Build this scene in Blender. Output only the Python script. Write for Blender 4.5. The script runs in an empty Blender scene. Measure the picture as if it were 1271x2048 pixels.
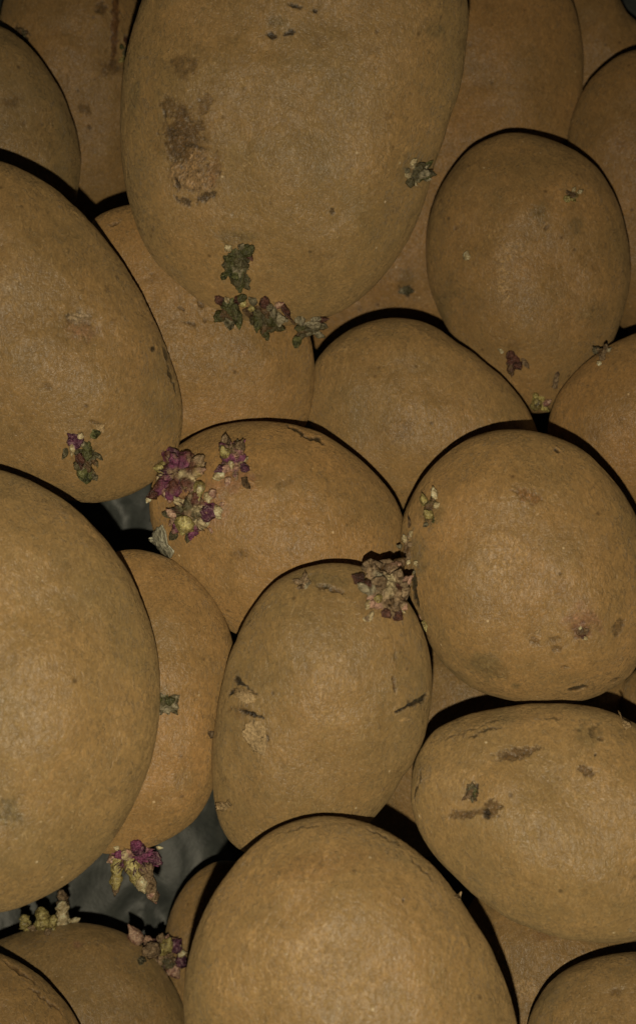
import bpy, math, random
import numpy as np
from mathutils import Vector, Matrix

# ------------------------------------------------------------------ camera, world, light
SC = bpy.context.scene
COL = SC.collection
W, H = 1271.0, 2048.0
TANW = 0.480                       # full picture width at distance 1
PX = TANW / W                      # size of one photo pixel at distance 1
TILT = math.radians(11.0)          # camera leans back from straight down
DIST = 0.520                       # lens to the sack along the view axis

AX = np.array([1.0, 0.0, 0.0])
AY = np.array([0.0, math.cos(TILT), math.sin(TILT)])
AZ = np.array([0.0, -math.sin(TILT), math.cos(TILT)])
CAM = AZ * DIST
ROT = np.stack([AX, AY, AZ], axis=1)          # camera space -> world


def to_world(p):
    return np.asarray(p) @ ROT.T + CAM


cd = bpy.data.cameras.new("camera")
cam = bpy.data.objects.new("camera", cd)
COL.objects.link(cam)
m = Matrix([list(ROT[0]) + [CAM[0]], list(ROT[1]) + [CAM[1]], list(ROT[2]) + [CAM[2]], [0, 0, 0, 1]])
cam.matrix_world = m
cd.sensor_fit = 'HORIZONTAL'
cd.sensor_width = 36.0
cd.lens = 36.0 / TANW
cd.clip_start = 0.01
cd.clip_end = 50.0
cd.dof.use_dof = True
cd.dof.focus_distance = 0.385
cd.dof.aperture_fstop = 30.0
SC.camera = cam

wd = bpy.data.worlds.new("World")
SC.world = wd
wd.use_nodes = True
wd.node_tree.nodes["Background"].inputs[0].default_value = (0.9, 0.85, 0.8, 1)
wd.node_tree.nodes["Background"].inputs[1].default_value = 0.004

FLASH = np.array([-0.002, -0.027, 0.0])      # the phone's flash sits just below the lens
ld = bpy.data.lights.new("camera_flash", 'SPOT')
ld.spot_size = math.radians(112)                # a phone flash fades towards the edge of its beam
ld.spot_blend = 1.0
ld.energy = 4.2
ld.color = (1.0, 0.87, 0.62)
ld.shadow_soft_size = 0.0016
lo = bpy.data.objects.new("camera_flash", ld)
lo.location = to_world(FLASH)
lo.rotation_euler = (Matrix(ROT.tolist()) @ Matrix.Rotation(math.radians(-5), 3, 'X')).to_euler()
COL.objects.link(lo)

SC.view_settings.view_transform = 'Standard'
SC.view_settings.look = 'None'
SC.view_settings.exposure = 0.0
SC.view_settings.gamma = 1.0
SC.view_settings.use_curve_mapping = False
SC.cycles.max_bounces = 6
SC.cycles.diffuse_bounces = 3

# ------------------------------------------------------------------ noise
_rs = np.random.RandomState(7)
_perm = _rs.permutation(512)
_perm = np.concatenate([_perm, _perm, _perm])
_grad = _rs.normal(size=(512, 3))
_grad /= np.linalg.norm(_grad, axis=1)[:, None]


def perlin(p):
    p = np.asarray(p, dtype=np.float64)
    i = np.floor(p).astype(np.int64)
    f = p - i
    i &= 255
    u = f * f * f * (f * (f * 6 - 15) + 10)
    out = 0.0
    for dx in (0, 1):
        for dy in (0, 1):
            for dz in (0, 1):
                h = _perm[_perm[_perm[i[:, 0] + dx] + i[:, 1] + dy] + i[:, 2] + dz]
                g = _grad[h % 512]
                d = g[:, 0] * (f[:, 0] - dx) + g[:, 1] * (f[:, 1] - dy) + g[:, 2] * (f[:, 2] - dz)
                w = (u[:, 0] if dx else 1 - u[:, 0]) * (u[:, 1] if dy else 1 - u[:, 1]) * (u[:, 2] if dz else 1 - u[:, 2])
                out = out + d * w
    return out * 1.5


def fbm(p, oct=3, gain=0.5):
    a, s, t = 1.0, 0.0, 0.0
    for k in range(oct):
        s = s + a * perlin(p * (2.0 ** k) + 17.3 * k)
        t += a
        a *= gain
    return s / t


def smooth(a, b, x):
    t = np.clip((x - a) / (b - a), 0, 1)
    return t * t * (3 - 2 * t)


# ------------------------------------------------------------------ materials
def new_mat(name):
    mt = bpy.data.materials.new(name)
    mt.use_nodes = True
    nt = mt.node_tree
    nt.nodes.clear()
    out = nt.nodes.new('ShaderNodeOutputMaterial')
    bs = nt.nodes.new('ShaderNodeBsdfPrincipled')
    nt.links.new(bs.outputs[0], out.inputs[0])
    return mt, nt, bs


class NT:
    def __init__(self, nt):
        self.nt = nt

    def n(self, t, **kw):
        nd = self.nt.nodes.new(t)
        for k, v in kw.items():
            setattr(nd, k, v)
        return nd

    def l(self, a, b):
        self.nt.links.new(a, b)

    def noise(self, vec, scale, detail=3, rough=0.55, dist=0.0):
        nd = self.n('ShaderNodeTexNoise')
        nd.inputs['Scale'].default_value = scale
        nd.inputs['Detail'].default_value = detail
        nd.inputs['Roughness'].default_value = rough
        nd.inputs['Distortion'].default_value = dist
        self.l(vec, nd.inputs['Vector'])
        return nd.outputs['Fac']

    def ramp(self, fac, stops):
        nd = self.n('ShaderNodeValToRGB')
        e = nd.color_ramp.elements
        while len(e) < len(stops):
            e.new(0.5)
        for q, (p, c) in zip(e, stops):
            q.position = p
            q.color = (c[0], c[1], c[2], 1) if isinstance(c, (tuple, list)) else (c, c, c, 1)
        self.l(fac, nd.inputs[0])
        return nd.outputs[0]

    def mix(self, fac, a, b, mode='MIX'):
        nd = self.n('ShaderNodeMix', data_type='RGBA', blend_type=mode)
        for s, v in ((nd.inputs[0], fac), (nd.inputs[6], a), (nd.inputs[7], b)):
            if hasattr(v, 'is_output'):
                self.l(v, s)
            elif isinstance(v, (tuple, list)):
                s.default_value = (v[0], v[1], v[2], 1)
            else:
                s.default_value = v
        return nd.outputs[2]

    def math(self, op, a, b=0.0, clamp=False):
        nd = self.n('ShaderNodeMath', operation=op, use_clamp=clamp)
        for s, v in zip(nd.inputs, (a, b)):
            if hasattr(v, 'is_output'):
                self.l(v, s)
            else:
                s.default_value = v
        return nd.outputs[0]


def skin_material():
    mt, nt, bs = new_mat("potato_skin")
    g = NT(nt)
    tc = g.n('ShaderNodeTexCoord')
    oi = g.n('ShaderNodeObjectInfo')
    off = g.n('ShaderNodeVectorMath', operation='SCALE')
    off.inputs[0].default_value = (3.1, 5.7, 4.3)
    g.l(oi.outputs['Random'], off.inputs['Scale'])
    ad = g.n('ShaderNodeVectorMath', operation='ADD')
    g.l(tc.outputs['Object'], ad.inputs[0])
    g.l(off.outputs[0], ad.inputs[1])
    v = ad.outputs[0]
    # stretched coordinates for the fibrous scurf
    mp = g.n('ShaderNodeMapping')
    mp.inputs['Scale'].default_value = (1.0, 0.55, 1.0)
    g.l(v, mp.inputs['Vector'])
    vs = mp.outputs[0]
    big = g.noise(v, 38, 4, 0.55, 0.5)
    mid = g.noise(v, 170, 4, 0.62, 0.4)
    fine = g.noise(vs, 900, 3, 0.6, 1.2)
    grit = g.noise(v, 2100, 2, 0.6, 0.0)
    base = g.ramp(big, [(0.30, (0.258, 0.173, 0.073)), (0.5, (0.294, 0.190, 0.079)), (0.70, (0.330, 0.207, 0.085))])
    c = g.mix(0.75, base, g.ramp(mid, [(0.28, 0.42), (0.5, 0.5), (0.74, 0.58)]), 'OVERLAY')
    c = g.mix(0.7, c, g.ramp(fine, [(0.3, 0.36), (0.5, 0.49), (0.72, 0.70)]), 'OVERLAY')
    c = g.mix(0.45, c, g.ramp(grit, [(0.3, 0.36), (0.7, 0.64)]), 'OVERLAY')
    # pale scurf flecks
    fl = g.ramp(g.noise(vs, 430, 5, 0.75, 2.6), [(0.555, 0.0), (0.635, 1.0)])
    gate = g.ramp(g.noise(v, 60, 3, 0.6), [(0.36, 0.15), (0.62, 1.0)])
    fm = g.math('MULTIPLY', fl, gate)
    c = g.mix(g.math('MULTIPLY', fm, 0.7), c, (0.50, 0.36, 0.185))
    # grey green dusty areas
    gd = g.ramp(g.noise(v, 48, 4, 0.6, 0.5), [(0.54, 0.0), (0.74, 0.35)])
    c = g.mix(gd, c, (0.185, 0.145, 0.075))
    # pits
    vo = g.n('ShaderNodeTexVoronoi')
    vo.inputs['Scale'].default_value = 170
    vo.inputs['Randomness'].default_value = 1.0
    g.l(v, vo.inputs['Vector'])
    pit = g.ramp(vo.outputs['Distance'], [(0.05, 1.0), (0.15, 0.0)])
    sep = g.n('ShaderNodeSeparateColor')
    g.l(vo.outputs['Color'], sep.inputs[0])
    rare = g.math('GREATER_THAN', sep.outputs[0], 0.72)
    pit = g.math('MULTIPLY', pit, rare)
    c = g.mix(g.math('MULTIPLY', pit, 0.75), c, (0.10, 0.062, 0.026))
    vp = g.n('ShaderNodeTexVoronoi')
    vp.inputs['Scale'].default_value = 210
    g.l(v, vp.inputs['Vector'])
    speck = g.ramp(vp.outputs['Distance'], [(0.05, 1.0), (0.10, 0.0)])
    sp2 = g.n('ShaderNodeSeparateColor')
    g.l(vp.outputs['Color'], sp2.inputs[0])
    c = g.mix(g.math('MULTIPLY', speck, g.math('GREATER_THAN', sp2.outputs[1], 0.86)), c, (0.56, 0.45, 0.28))
    tn = g.n('ShaderNodeAttribute', attribute_type='OBJECT', attribute_name='tone')
    c = g.mix(g.math('MULTIPLY', tn.outputs['Fac'], 0.55), c, g.mix(1.0, c, (1.16, 0.93, 0.74), 'MULTIPLY'))
    # scabs, stains, wear and painted highlights stored on the surface
    at = g.n('ShaderNodeAttribute', attribute_name='wear_highlight')
    wear_highlight = g.mix(0.8, at.outputs['Color'], g.ramp(fine, [(0.3, 0.28), (0.7, 0.72)]), 'OVERLAY')
    wear_highlight = g.mix(0.5, wear_highlight, g.ramp(grit, [(0.3, 0.3), (0.7, 0.7)]), 'OVERLAY')
    c = g.mix(at.outputs['Alpha'], c, wear_highlight)
    hv = g.n('ShaderNodeHueSaturation')
    g.l(c, hv.inputs['Color'])
    g.l(g.math('ADD', g.math('MULTIPLY', oi.outputs['Random'], 0.16), 0.93), hv.inputs['Value'])
    g.l(hv.outputs[0], bs.inputs['Base Color'])
    bs.inputs['Roughness'].default_value = 0.42
    bs.inputs['Diffuse Roughness'].default_value = 0.65
    bs.inputs['Specular IOR Level'].default_value = 0.6
    bs.inputs['Sheen Weight'].default_value = 0.11
    bs.inputs['Sheen Roughness'].default_value = 0.45
    bs.inputs['Sheen Tint'].default_value = (0.60, 0.58, 0.36, 1)
    hgt = g.math('ADD', g.math('MULTIPLY', mid, 0.9), g.math('ADD', g.math('MULTIPLY', fine, 0.55), g.math('MULTIPLY', grit, 0.22)))
    hgt = g.math('ADD', hgt, g.math('MULTIPLY', fm, 0.8))
    bp = g.n('ShaderNodeBump')
    bp.inputs['Strength'].default_value = 0.7
    bp.inputs['Distance'].default_value = 0.0011
    g.l(hgt, bp.inputs['Height'])
    g.l(bp.outputs[0], bs.inputs['Normal'])
    return mt


def tissue(name, lo_c, hi_c, scale=500, rough=0.45, sss=0.0, bump=0.4, hi2=None):
    mt, nt, bs = new_mat(name)
    g = NT(nt)
    tc = g.n('ShaderNodeTexCoord')
    ge = g.n('ShaderNodeNewGeometry')
    v = ge.outputs['Position']
    n1 = g.noise(v, scale * 0.8, 5, 0.72, 1.0)
    n2 = g.noise(v, scale * 3.2, 3, 0.6)
    mid_c = tuple(0.55 * a + 0.45 * b for a, b in zip(lo_c, hi_c))
    stops = [(0.34, tuple(0.3 * a for a in lo_c)), (0.42, lo_c), (0.49, mid_c), (0.56, hi_c), (0.64, hi2 or tuple(min(0.7, 1.35 * a + 0.03) for a in hi_c))]  # darkest stop paints crevice shade where the bump noise is low
    c = g.ramp(n1, stops)
    c = g.mix(0.6, c, g.ramp(n2, [(0.3, 0.25), (0.7, 0.75)]), 'OVERLAY')
    g.l(c, bs.inputs['Base Color'])
    bs.inputs['Roughness'].default_value = rough * 0.75
    bs.inputs['Specular IOR Level'].default_value = 0.55
    if sss:
        bs.inputs['Subsurface Weight'].default_value = sss
        bs.inputs['Subsurface Radius'].default_value = (0.0012, 0.0008, 0.0004)
        bs.inputs['Subsurface Scale'].default_value = 1.0
    bp = g.n('ShaderNodeBump')
    bp.inputs['Strength'].default_value = min(1.0, bump + 0.35)
    bp.inputs['Distance'].default_value = 0.0012
    g.l(g.math('ADD', n1, g.math('MULTIPLY', n2, 0.5)), bp.inputs['Height'])
    g.l(bp.outputs[0], bs.inputs['Normal'])
    return mt


SKIN = skin_material()
MT = {
    'yellow': tissue('sprout_yellow', (0.22, 0.17, 0.06), (0.42, 0.36, 0.14), 420, 0.35, 0.2, 0.3),
    'cream': tissue('sprout_cream', (0.34, 0.26, 0.13), (0.62, 0.53, 0.33), 450, 0.35, 0.2, 0.3),
    'pink': tissue('sprout_pink', (0.27, 0.13, 0.10), (0.50, 0.34, 0.24), 450, 0.4, 0.2, 0.3),
    'purple': tissue('sprout_purple', (0.07, 0.022, 0.046), (0.20, 0.08, 0.13), 700, 0.35, 0.0, 0.8, (0.42, 0.30, 0.28)),
    'maroon': tissue('sprout_maroon', (0.05, 0.02, 0.014), (0.14, 0.058, 0.04), 600, 0.4, 0.0, 0.6),
    'green': tissue('sprout_green', (0.045, 0.050, 0.014), (0.15, 0.15, 0.05), 500, 0.5, 0.0, 0.6),
    'moss': tissue('sprout_moss', (0.045, 0.040, 0.018), (0.17, 0.145, 0.075), 900, 0.6, 0.0, 1.0, (0.36, 0.32, 0.22)),
    'grey': tissue('sprout_grey', (0.12, 0.10, 0.055), (0.30, 0.26, 0.165), 800, 0.6, 0.0, 1.0),
    'brown': tissue('sprout_brown', (0.06, 0.034, 0.014), (0.20, 0.125, 0.06), 700, 0.6, 0.0, 0.9),
    'dry': tissue('sprout_dry', (0.15, 0.095, 0.05), (0.34, 0.24, 0.14), 700, 0.6, 0.0, 0.9),
    'flake': tissue('skin_flake', (0.36, 0.25, 0.125), (0.47, 0.33, 0.17), 500, 0.6, 0.0, 0.5),
    'dirty_white': tissue('dried_sap', (0.34, 0.32, 0.23), (0.56, 0.53, 0.40), 300, 0.4, 0.0, 0.4),
}


def sack_material():
    mt, nt, bs = new_mat("sack_plastic")
    g = NT(nt)
    ge = g.n('ShaderNodeNewGeometry')
    v = ge.outputs['Position']
    a = g.noise(v, 60, 5, 0.65, 0.8)
    b = g.noise(v, 480, 4, 0.6, 0.5)
    c = g.ramp(a, [(0.3, (0.046, 0.052, 0.050)), (0.55, (0.070, 0.077, 0.072)), (0.75, (0.12, 0.125, 0.112))])
    c = g.mix(0.5, c, g.ramp(b, [(0.3, 0.36), (0.7, 0.66)]), 'OVERLAY')
    g.l(c, bs.inputs['Base Color'])
    bs.inputs['Roughness'].default_value = 0.5
    bp = g.n('ShaderNodeBump')
    bp.inputs['Strength'].default_value = 0.5
    bp.inputs['Distance'].default_value = 0.001
    g.l(g.math('ADD', a, g.math('MULTIPLY', b, 0.3)), bp.inputs['Height'])
    g.l(bp.outputs[0], bs.inputs['Normal'])
    return mt


# ------------------------------------------------------------------ mesh helper
def mesh_np(name, verts, quads=None, tris=None, smooth_shade=True):
    me = bpy.data.meshes.new(name)
    verts = np.asarray(verts, dtype=np.float32)
    parts, starts, tot, pos = [], [], [], 0
    for arr, k in ((quads, 4), (tris, 3)):
        if arr is not None and len(arr):
            arr = np.asarray(arr, dtype=np.int32)
            parts.append(arr.ravel())
            starts.append(pos + np.arange(len(arr)) * k)
            tot.append(np.full(len(arr), k))
            pos += arr.size
    loops = np.concatenate(parts)
    me.vertices.add(len(verts))
    me.vertices.foreach_set('co', verts.ravel())
    me.loops.add(len(loops))
    me.loops.foreach_set('vertex_index', loops)
    st = np.concatenate(starts).astype(np.int32)
    me.polygons.add(len(st))
    me.polygons.foreach_set('loop_start', st)
    me.polygons.foreach_set('loop_total', np.concatenate(tot).astype(np.int32))
    if smooth_shade:
        me.polygons.foreach_set('use_smooth', np.ones(len(st), dtype=bool))
    me.update(calc_edges=True)
    me.validate()
    return me


def link(name, me, mat=None, parent=None, loc=None):
    o = bpy.data.objects.new(name, me)
    COL.objects.link(o)
    if mat is not None:
        if len(me.materials) == 0:
            me.materials.append(mat)
        else:
            o.material_slots[0].link = 'OBJECT'
            o.material_slots[0].material = mat
    if parent is not None:
        o.parent = parent
    if loc is not None:
        o.location = loc
    return o


# ------------------------------------------------------------------ the sack under the pile
def build_sack():
    n = 220
    xs = np.linspace(-0.30, 0.30, n)
    ys = np.linspace(-0.36, 0.42, n)
    X, Y = np.meshgrid(xs, ys)
    p = np.stack([X.ravel(), Y.ravel(), np.zeros(n * n)], axis=1)
    z = 0.006 * fbm(p * 14, 3)
    fold = np.abs(perlin(p * np.array([26, 19, 1]) + 5.0))
    z += 0.004 * (1 - smooth(0.0, 0.16, fold)) - 0.002
    fold2 = np.abs(perlin(p * np.array([60, 44, 1]) + 25.0))
    z += 0.0016 * (1 - smooth(0.0, 0.2, fold2))
    for (bx, by, hgt, rad) in ((-0.075, 0.002, 0.026, 0.035), (-0.06, -0.135, -0.028, 0.06)):
        z += hgt * np.exp(-((p[:, 0] - bx) ** 2 + (p[:, 1] - by) ** 2) / rad ** 2)
    p[:, 2] = z - 0.004
    idx = np.arange(n * n).reshape(n, n)
    q = np.stack([idx[:-1, :-1], idx[:-1, 1:], idx[1:, 1:], idx[1:, :-1]], axis=-1).reshape(-1, 4)
    o = link('sack', mesh_np('sack', p, quads=q), sack_material())
    o['kind'] = 'structure'
    o['label'] = 'crumpled grey green plastic sack under the potatoes'
    o['category'] = 'sack'


build_sack()


# ------------------------------------------------------------------ potatoes: outlines in photo pixels, back to front
def circle(cx, cy, rx, ry, rot=0, n=14):
    r = []
    for k in range(n):
        a = 2 * math.pi * k / n
        x, y = rx * math.cos(a), ry * math.sin(a)
        c, s = math.cos(math.radians(rot)), math.sin(math.radians(rot))
        r.append((cx + x * c - y * s, cy + x * s + y * c))
    return r


# key: (outline, thickness factor, extra gap towards the camera in metres, label)
POT = [
    ('corner', [(1090, 60), (1150, -50), (1215, -30), (1250, 25), (1300, 110), (1310, 220), (1220, 300), (1120, 260), (1080, 160)], 0.8, 0.0,
     'dim brown potato deep in the upper right corner, mostly hidden'),
    ('streak', [(240, -60), (290, 60), (310, 200), (290, 340), (230, 440), (150, 450), (90, 380), (40, 250), (10, 120), (2, 20), (40, -60), (140, -100)], 0.7, 0.030,
     'brown potato with a dark vertical drip streak, behind the big speckled one'),
    ('backright', [(1140, -10), (1162, 80), (1162, 180), (1150, 260), (1130, 340), (1080, 460), (1000, 580), (900, 660), (800, 700), (690, 715), (605, 690), (575, 600), (640, 420), (760, 200), (830, 0), (900, -120), (1000, -150), (1090, -100)], 0.6, 0.0,
     'smooth reddish potato between the largest potato and the small egg shaped one'),
    ('wedge', [(780, 1250), (900, 1230), (1110, 1290), (1270, 1375), (1200, 1500), (1000, 1640), (870, 1710), (770, 1715), (710, 1650), (690, 1500), (710, 1350)], 0.6, 0.024,
     'shaded potato seen only as a wedge between three potatoes right of the peeling one'),
    ('sliver', circle(1334, 1400, 96, 80), 0.8, 0.0,
     'tiny sliver of potato at the right edge above the scabby oval one'),
    ('lowgap', [(960, 1780), (1060, 1760), (1180, 1790), (1270, 1860), (1290, 1960), (1240, 2080), (1140, 2150), (1040, 2150), (960, 2080), (920, 1960), (925, 1850)], 0.7, 0.045,
     'potato low in the gap under the scabby oval one, with a brown spot'),
    ('narrow', [(440, 1720), (395, 1745), (365, 1780), (340, 1830), (330, 1890), (335, 1970), (355, 2060), (410, 2130), (500, 2120), (560, 2000), (570, 1860), (530, 1750)], 0.7, 0.012,
     'narrow strip of potato showing left of the big round bottom one'),
    ('rightedge', [(1140, 240), (1180, 160), (1230, 115), (1271, 95), (1350, 110), (1420, 200), (1440, 350), (1420, 500), (1370, 630), (1290, 680), (1225, 640), (1180, 500), (1150, 360)], 0.8, 0.0,
     'plain orange brown potato cut by the right edge beside the egg shaped one'),
    ('egg', [(1020, 263), (1090, 275), (1160, 310), (1215, 370), (1248, 450), (1256, 530), (1245, 610), (1218, 690), (1175, 765), (1105, 825), (1020, 820), (945, 745), (905, 670), (870, 600), (853, 520), (860, 430), (890, 360), (940, 295)], 0.85, 0.0,
     'small egg shaped potato with one white fleck and a square purple bud'),
    ('middle', [(790, 635), (850, 645), (910, 685), (970, 730), (1030, 785), (1065, 840), (1085, 920), (1055, 975), (980, 1008), (860, 1020), (740, 1000), (650, 935), (612, 860), (615, 770), (640, 710), (700, 658)], 0.75, 0.0,
     'plain domed potato in the middle, below the egg shaped one'),
    ('under', [(263, 410), (330, 400), (430, 440), (530, 530), (600, 630), (625, 700), (628, 770), (612, 850), (570, 905), (490, 945), (390, 945), (300, 895), (220, 800), (175, 650), (165, 520), (180, 440)], 0.65, 0.0,
     'orange brown potato directly under the green sprouts of the largest potato'),
    ('upleft', [(0, 48), (50, 85), (100, 150), (140, 230), (158, 300), (158, 360), (140, 430), (90, 500), (0, 540), (-90, 500), (-150, 400), (-160, 250), (-120, 110), (-60, 55)], 0.8, 0.012,
     'dark smooth potato at the upper left edge with a faint stain'),
    ('rightmid', [(1095, 850), (1110, 800), (1145, 750), (1190, 712), (1240, 680), (1290, 660), (1380, 680), (1450, 760), (1480, 880), (1440, 980), (1370, 1030), (1270, 1035), (1170, 1000), (1110, 950)], 0.8, 0.0,
     'orange potato at the right edge with pale shoots on its rim'),
    ('largest', [(940, 0), (925, 100), (895, 230), (865, 330), (840, 420), (800, 500), (740, 580), (680, 625), (620, 645), (540, 652), (450, 630), (370, 585), (300, 510), (265, 420), (245, 310), (243, 200), (258, 100), (285, 0), (340, -110), (450, -190), (600, -220), (760, -190), (870, -110)], 0.62, 0.0,
     'largest potato, at the top, with a long brown scab and green sprouts'),
    ('sprouting', [(355, 893), (400, 865), (460, 847), (530, 843), (600, 855), (660, 880), (730, 930), (780, 985), (805, 1035), (815, 1110), (790, 1180), (720, 1245), (620, 1285), (520, 1285), (435, 1245), (370, 1190), (325, 1110), (303, 1040), (303, 980), (322, 930)], 0.75, 0.0,
     'central potato with a large purple and yellow sprout cluster on its left end'),
    ('leftlong', [(0, 318), (50, 345), (100, 375), (160, 425), (215, 490), (262, 560), (300, 630), (335, 710), (360, 790), (366, 840), (355, 900), (320, 955), (260, 990), (190, 1008), (120, 995), (0, 960), (-100, 890), (-190, 750), (-220, 600), (-200, 450), (-130, 350), (-60, 315)], 0.7, 0.004,
     'large potato at the left edge with one dark green and white sprout'),
    ('tail', [(235, 1100), (300, 1102), (350, 1122), (405, 1168), (445, 1230), (467, 1300), (455, 1370), (440, 1440), (432, 1530), (415, 1600), (380, 1650), (330, 1682), (270, 1702), (200, 1712), (160, 1680), (125, 1560), (120, 1400), (140, 1250), (180, 1140)], 0.75, 0.0,
     'potato with yellow purple shoots hanging from its lower end over the sack'),
    ('rightround', [(1010, 860), (1080, 865), (1150, 895), (1210, 945), (1258, 1010), (1290, 1090), (1300, 1180), (1290, 1280), (1262, 1350), (1200, 1390), (1120, 1408), (1030, 1402), (950, 1378), (890, 1330), (850, 1270), (820, 1190), (800, 1110), (803, 1040), (830, 980), (880, 920), (940, 875)], 0.8, 0.002,
     'round potato on the right with pale yellow buds along its left side'),
    ('stubby', [(0, 1880), (60, 1860), (130, 1848), (190, 1850), (250, 1868), (300, 1905), (340, 1960), (368, 2020), (378, 2090), (350, 2200), (260, 2290), (120, 2300), (0, 2250), (-80, 2120), (-90, 1980), (-50, 1910)], 0.75, 0.014,
     'potato at the lower left with a row of stubby yellow shoots on top'),
    ('peeling', [(620, 1135), (690, 1130), (750, 1145), (800, 1185), (835, 1240), (856, 1300), (863, 1350), (855, 1430), (835, 1500), (800, 1560), (752, 1628), (690, 1688), (590, 1716), (510, 1712), (458, 1690), (432, 1620), (425, 1550), (432, 1450), (450, 1360), (475, 1280), (510, 1210), (560, 1155)], 0.75, 0.0,
     'upright potato with a reddish brown leafy sprout and peeling skin patches'),
    ('leftbig', [(-20, 935), (60, 962), (120, 998), (180, 1050), (235, 1115), (280, 1200), (308, 1290), (316, 1360), (308, 1460), (285, 1560), (250, 1640), (200, 1715), (140, 1765), (70, 1803), (0, 1822), (-120, 1820), (-260, 1740), (-350, 1600), (-390, 1400), (-360, 1200), (-270, 1040), (-150, 955)], 0.62, 0.002,
     'large smooth unblemished potato bulging in from the lower left edge'),
    ('cornerleft', [(-60, 1895), (0, 1908), (60, 1940), (110, 1985), (150, 2035), (175, 2100), (170, 2200), (100, 2300), (-20, 2330), (-140, 2270), (-180, 2130), (-160, 1990), (-110, 1915)], 0.75, 0.012,
     'potato in the bottom left corner with a cracked rim'),
    ('scabby', [(825, 1560), (835, 1510), (870, 1462), (930, 1432), (1000, 1418), (1100, 1410), (1190, 1415), (1271, 1450), (1350, 1500), (1400, 1580), (1420, 1680), (1390, 1790), (1330, 1860), (1240, 1886), (1150, 1878), (1060, 1852), (980, 1810), (910, 1750), (855, 1690), (826, 1625)], 0.75, 0.043,
     'oval potato lying sideways at the lower right with dark brown scabs'),
    ('cornerright', [(1055, 2048), (1075, 2000), (1110, 1955), (1160, 1925), (1220, 1910), (1290, 1908), (1380, 1940), (1450, 2020), (1480, 2130), (1430, 2260), (1320, 2330), (1200, 2320), (1110, 2250), (1060, 2150)], 0.8, 0.030,
     'clean potato in the bottom right corner'),
    ('bottom', [(640, 1632), (720, 1642), (790, 1672), (850, 1722), (900, 1780), (950, 1850), (990, 1930), (1020, 2010), (1035, 2090), (1020, 2200), (950, 2300), (820, 2370), (680, 2380), (540, 2340), (440, 2260), (385, 2150), (370, 2040), (375, 1940), (395, 1860), (430, 1785), (490, 1710), (560, 1655)], 0.7, 0.027,
     'big round potato at the bottom centre with wrinkled upper rim'),
]

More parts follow.
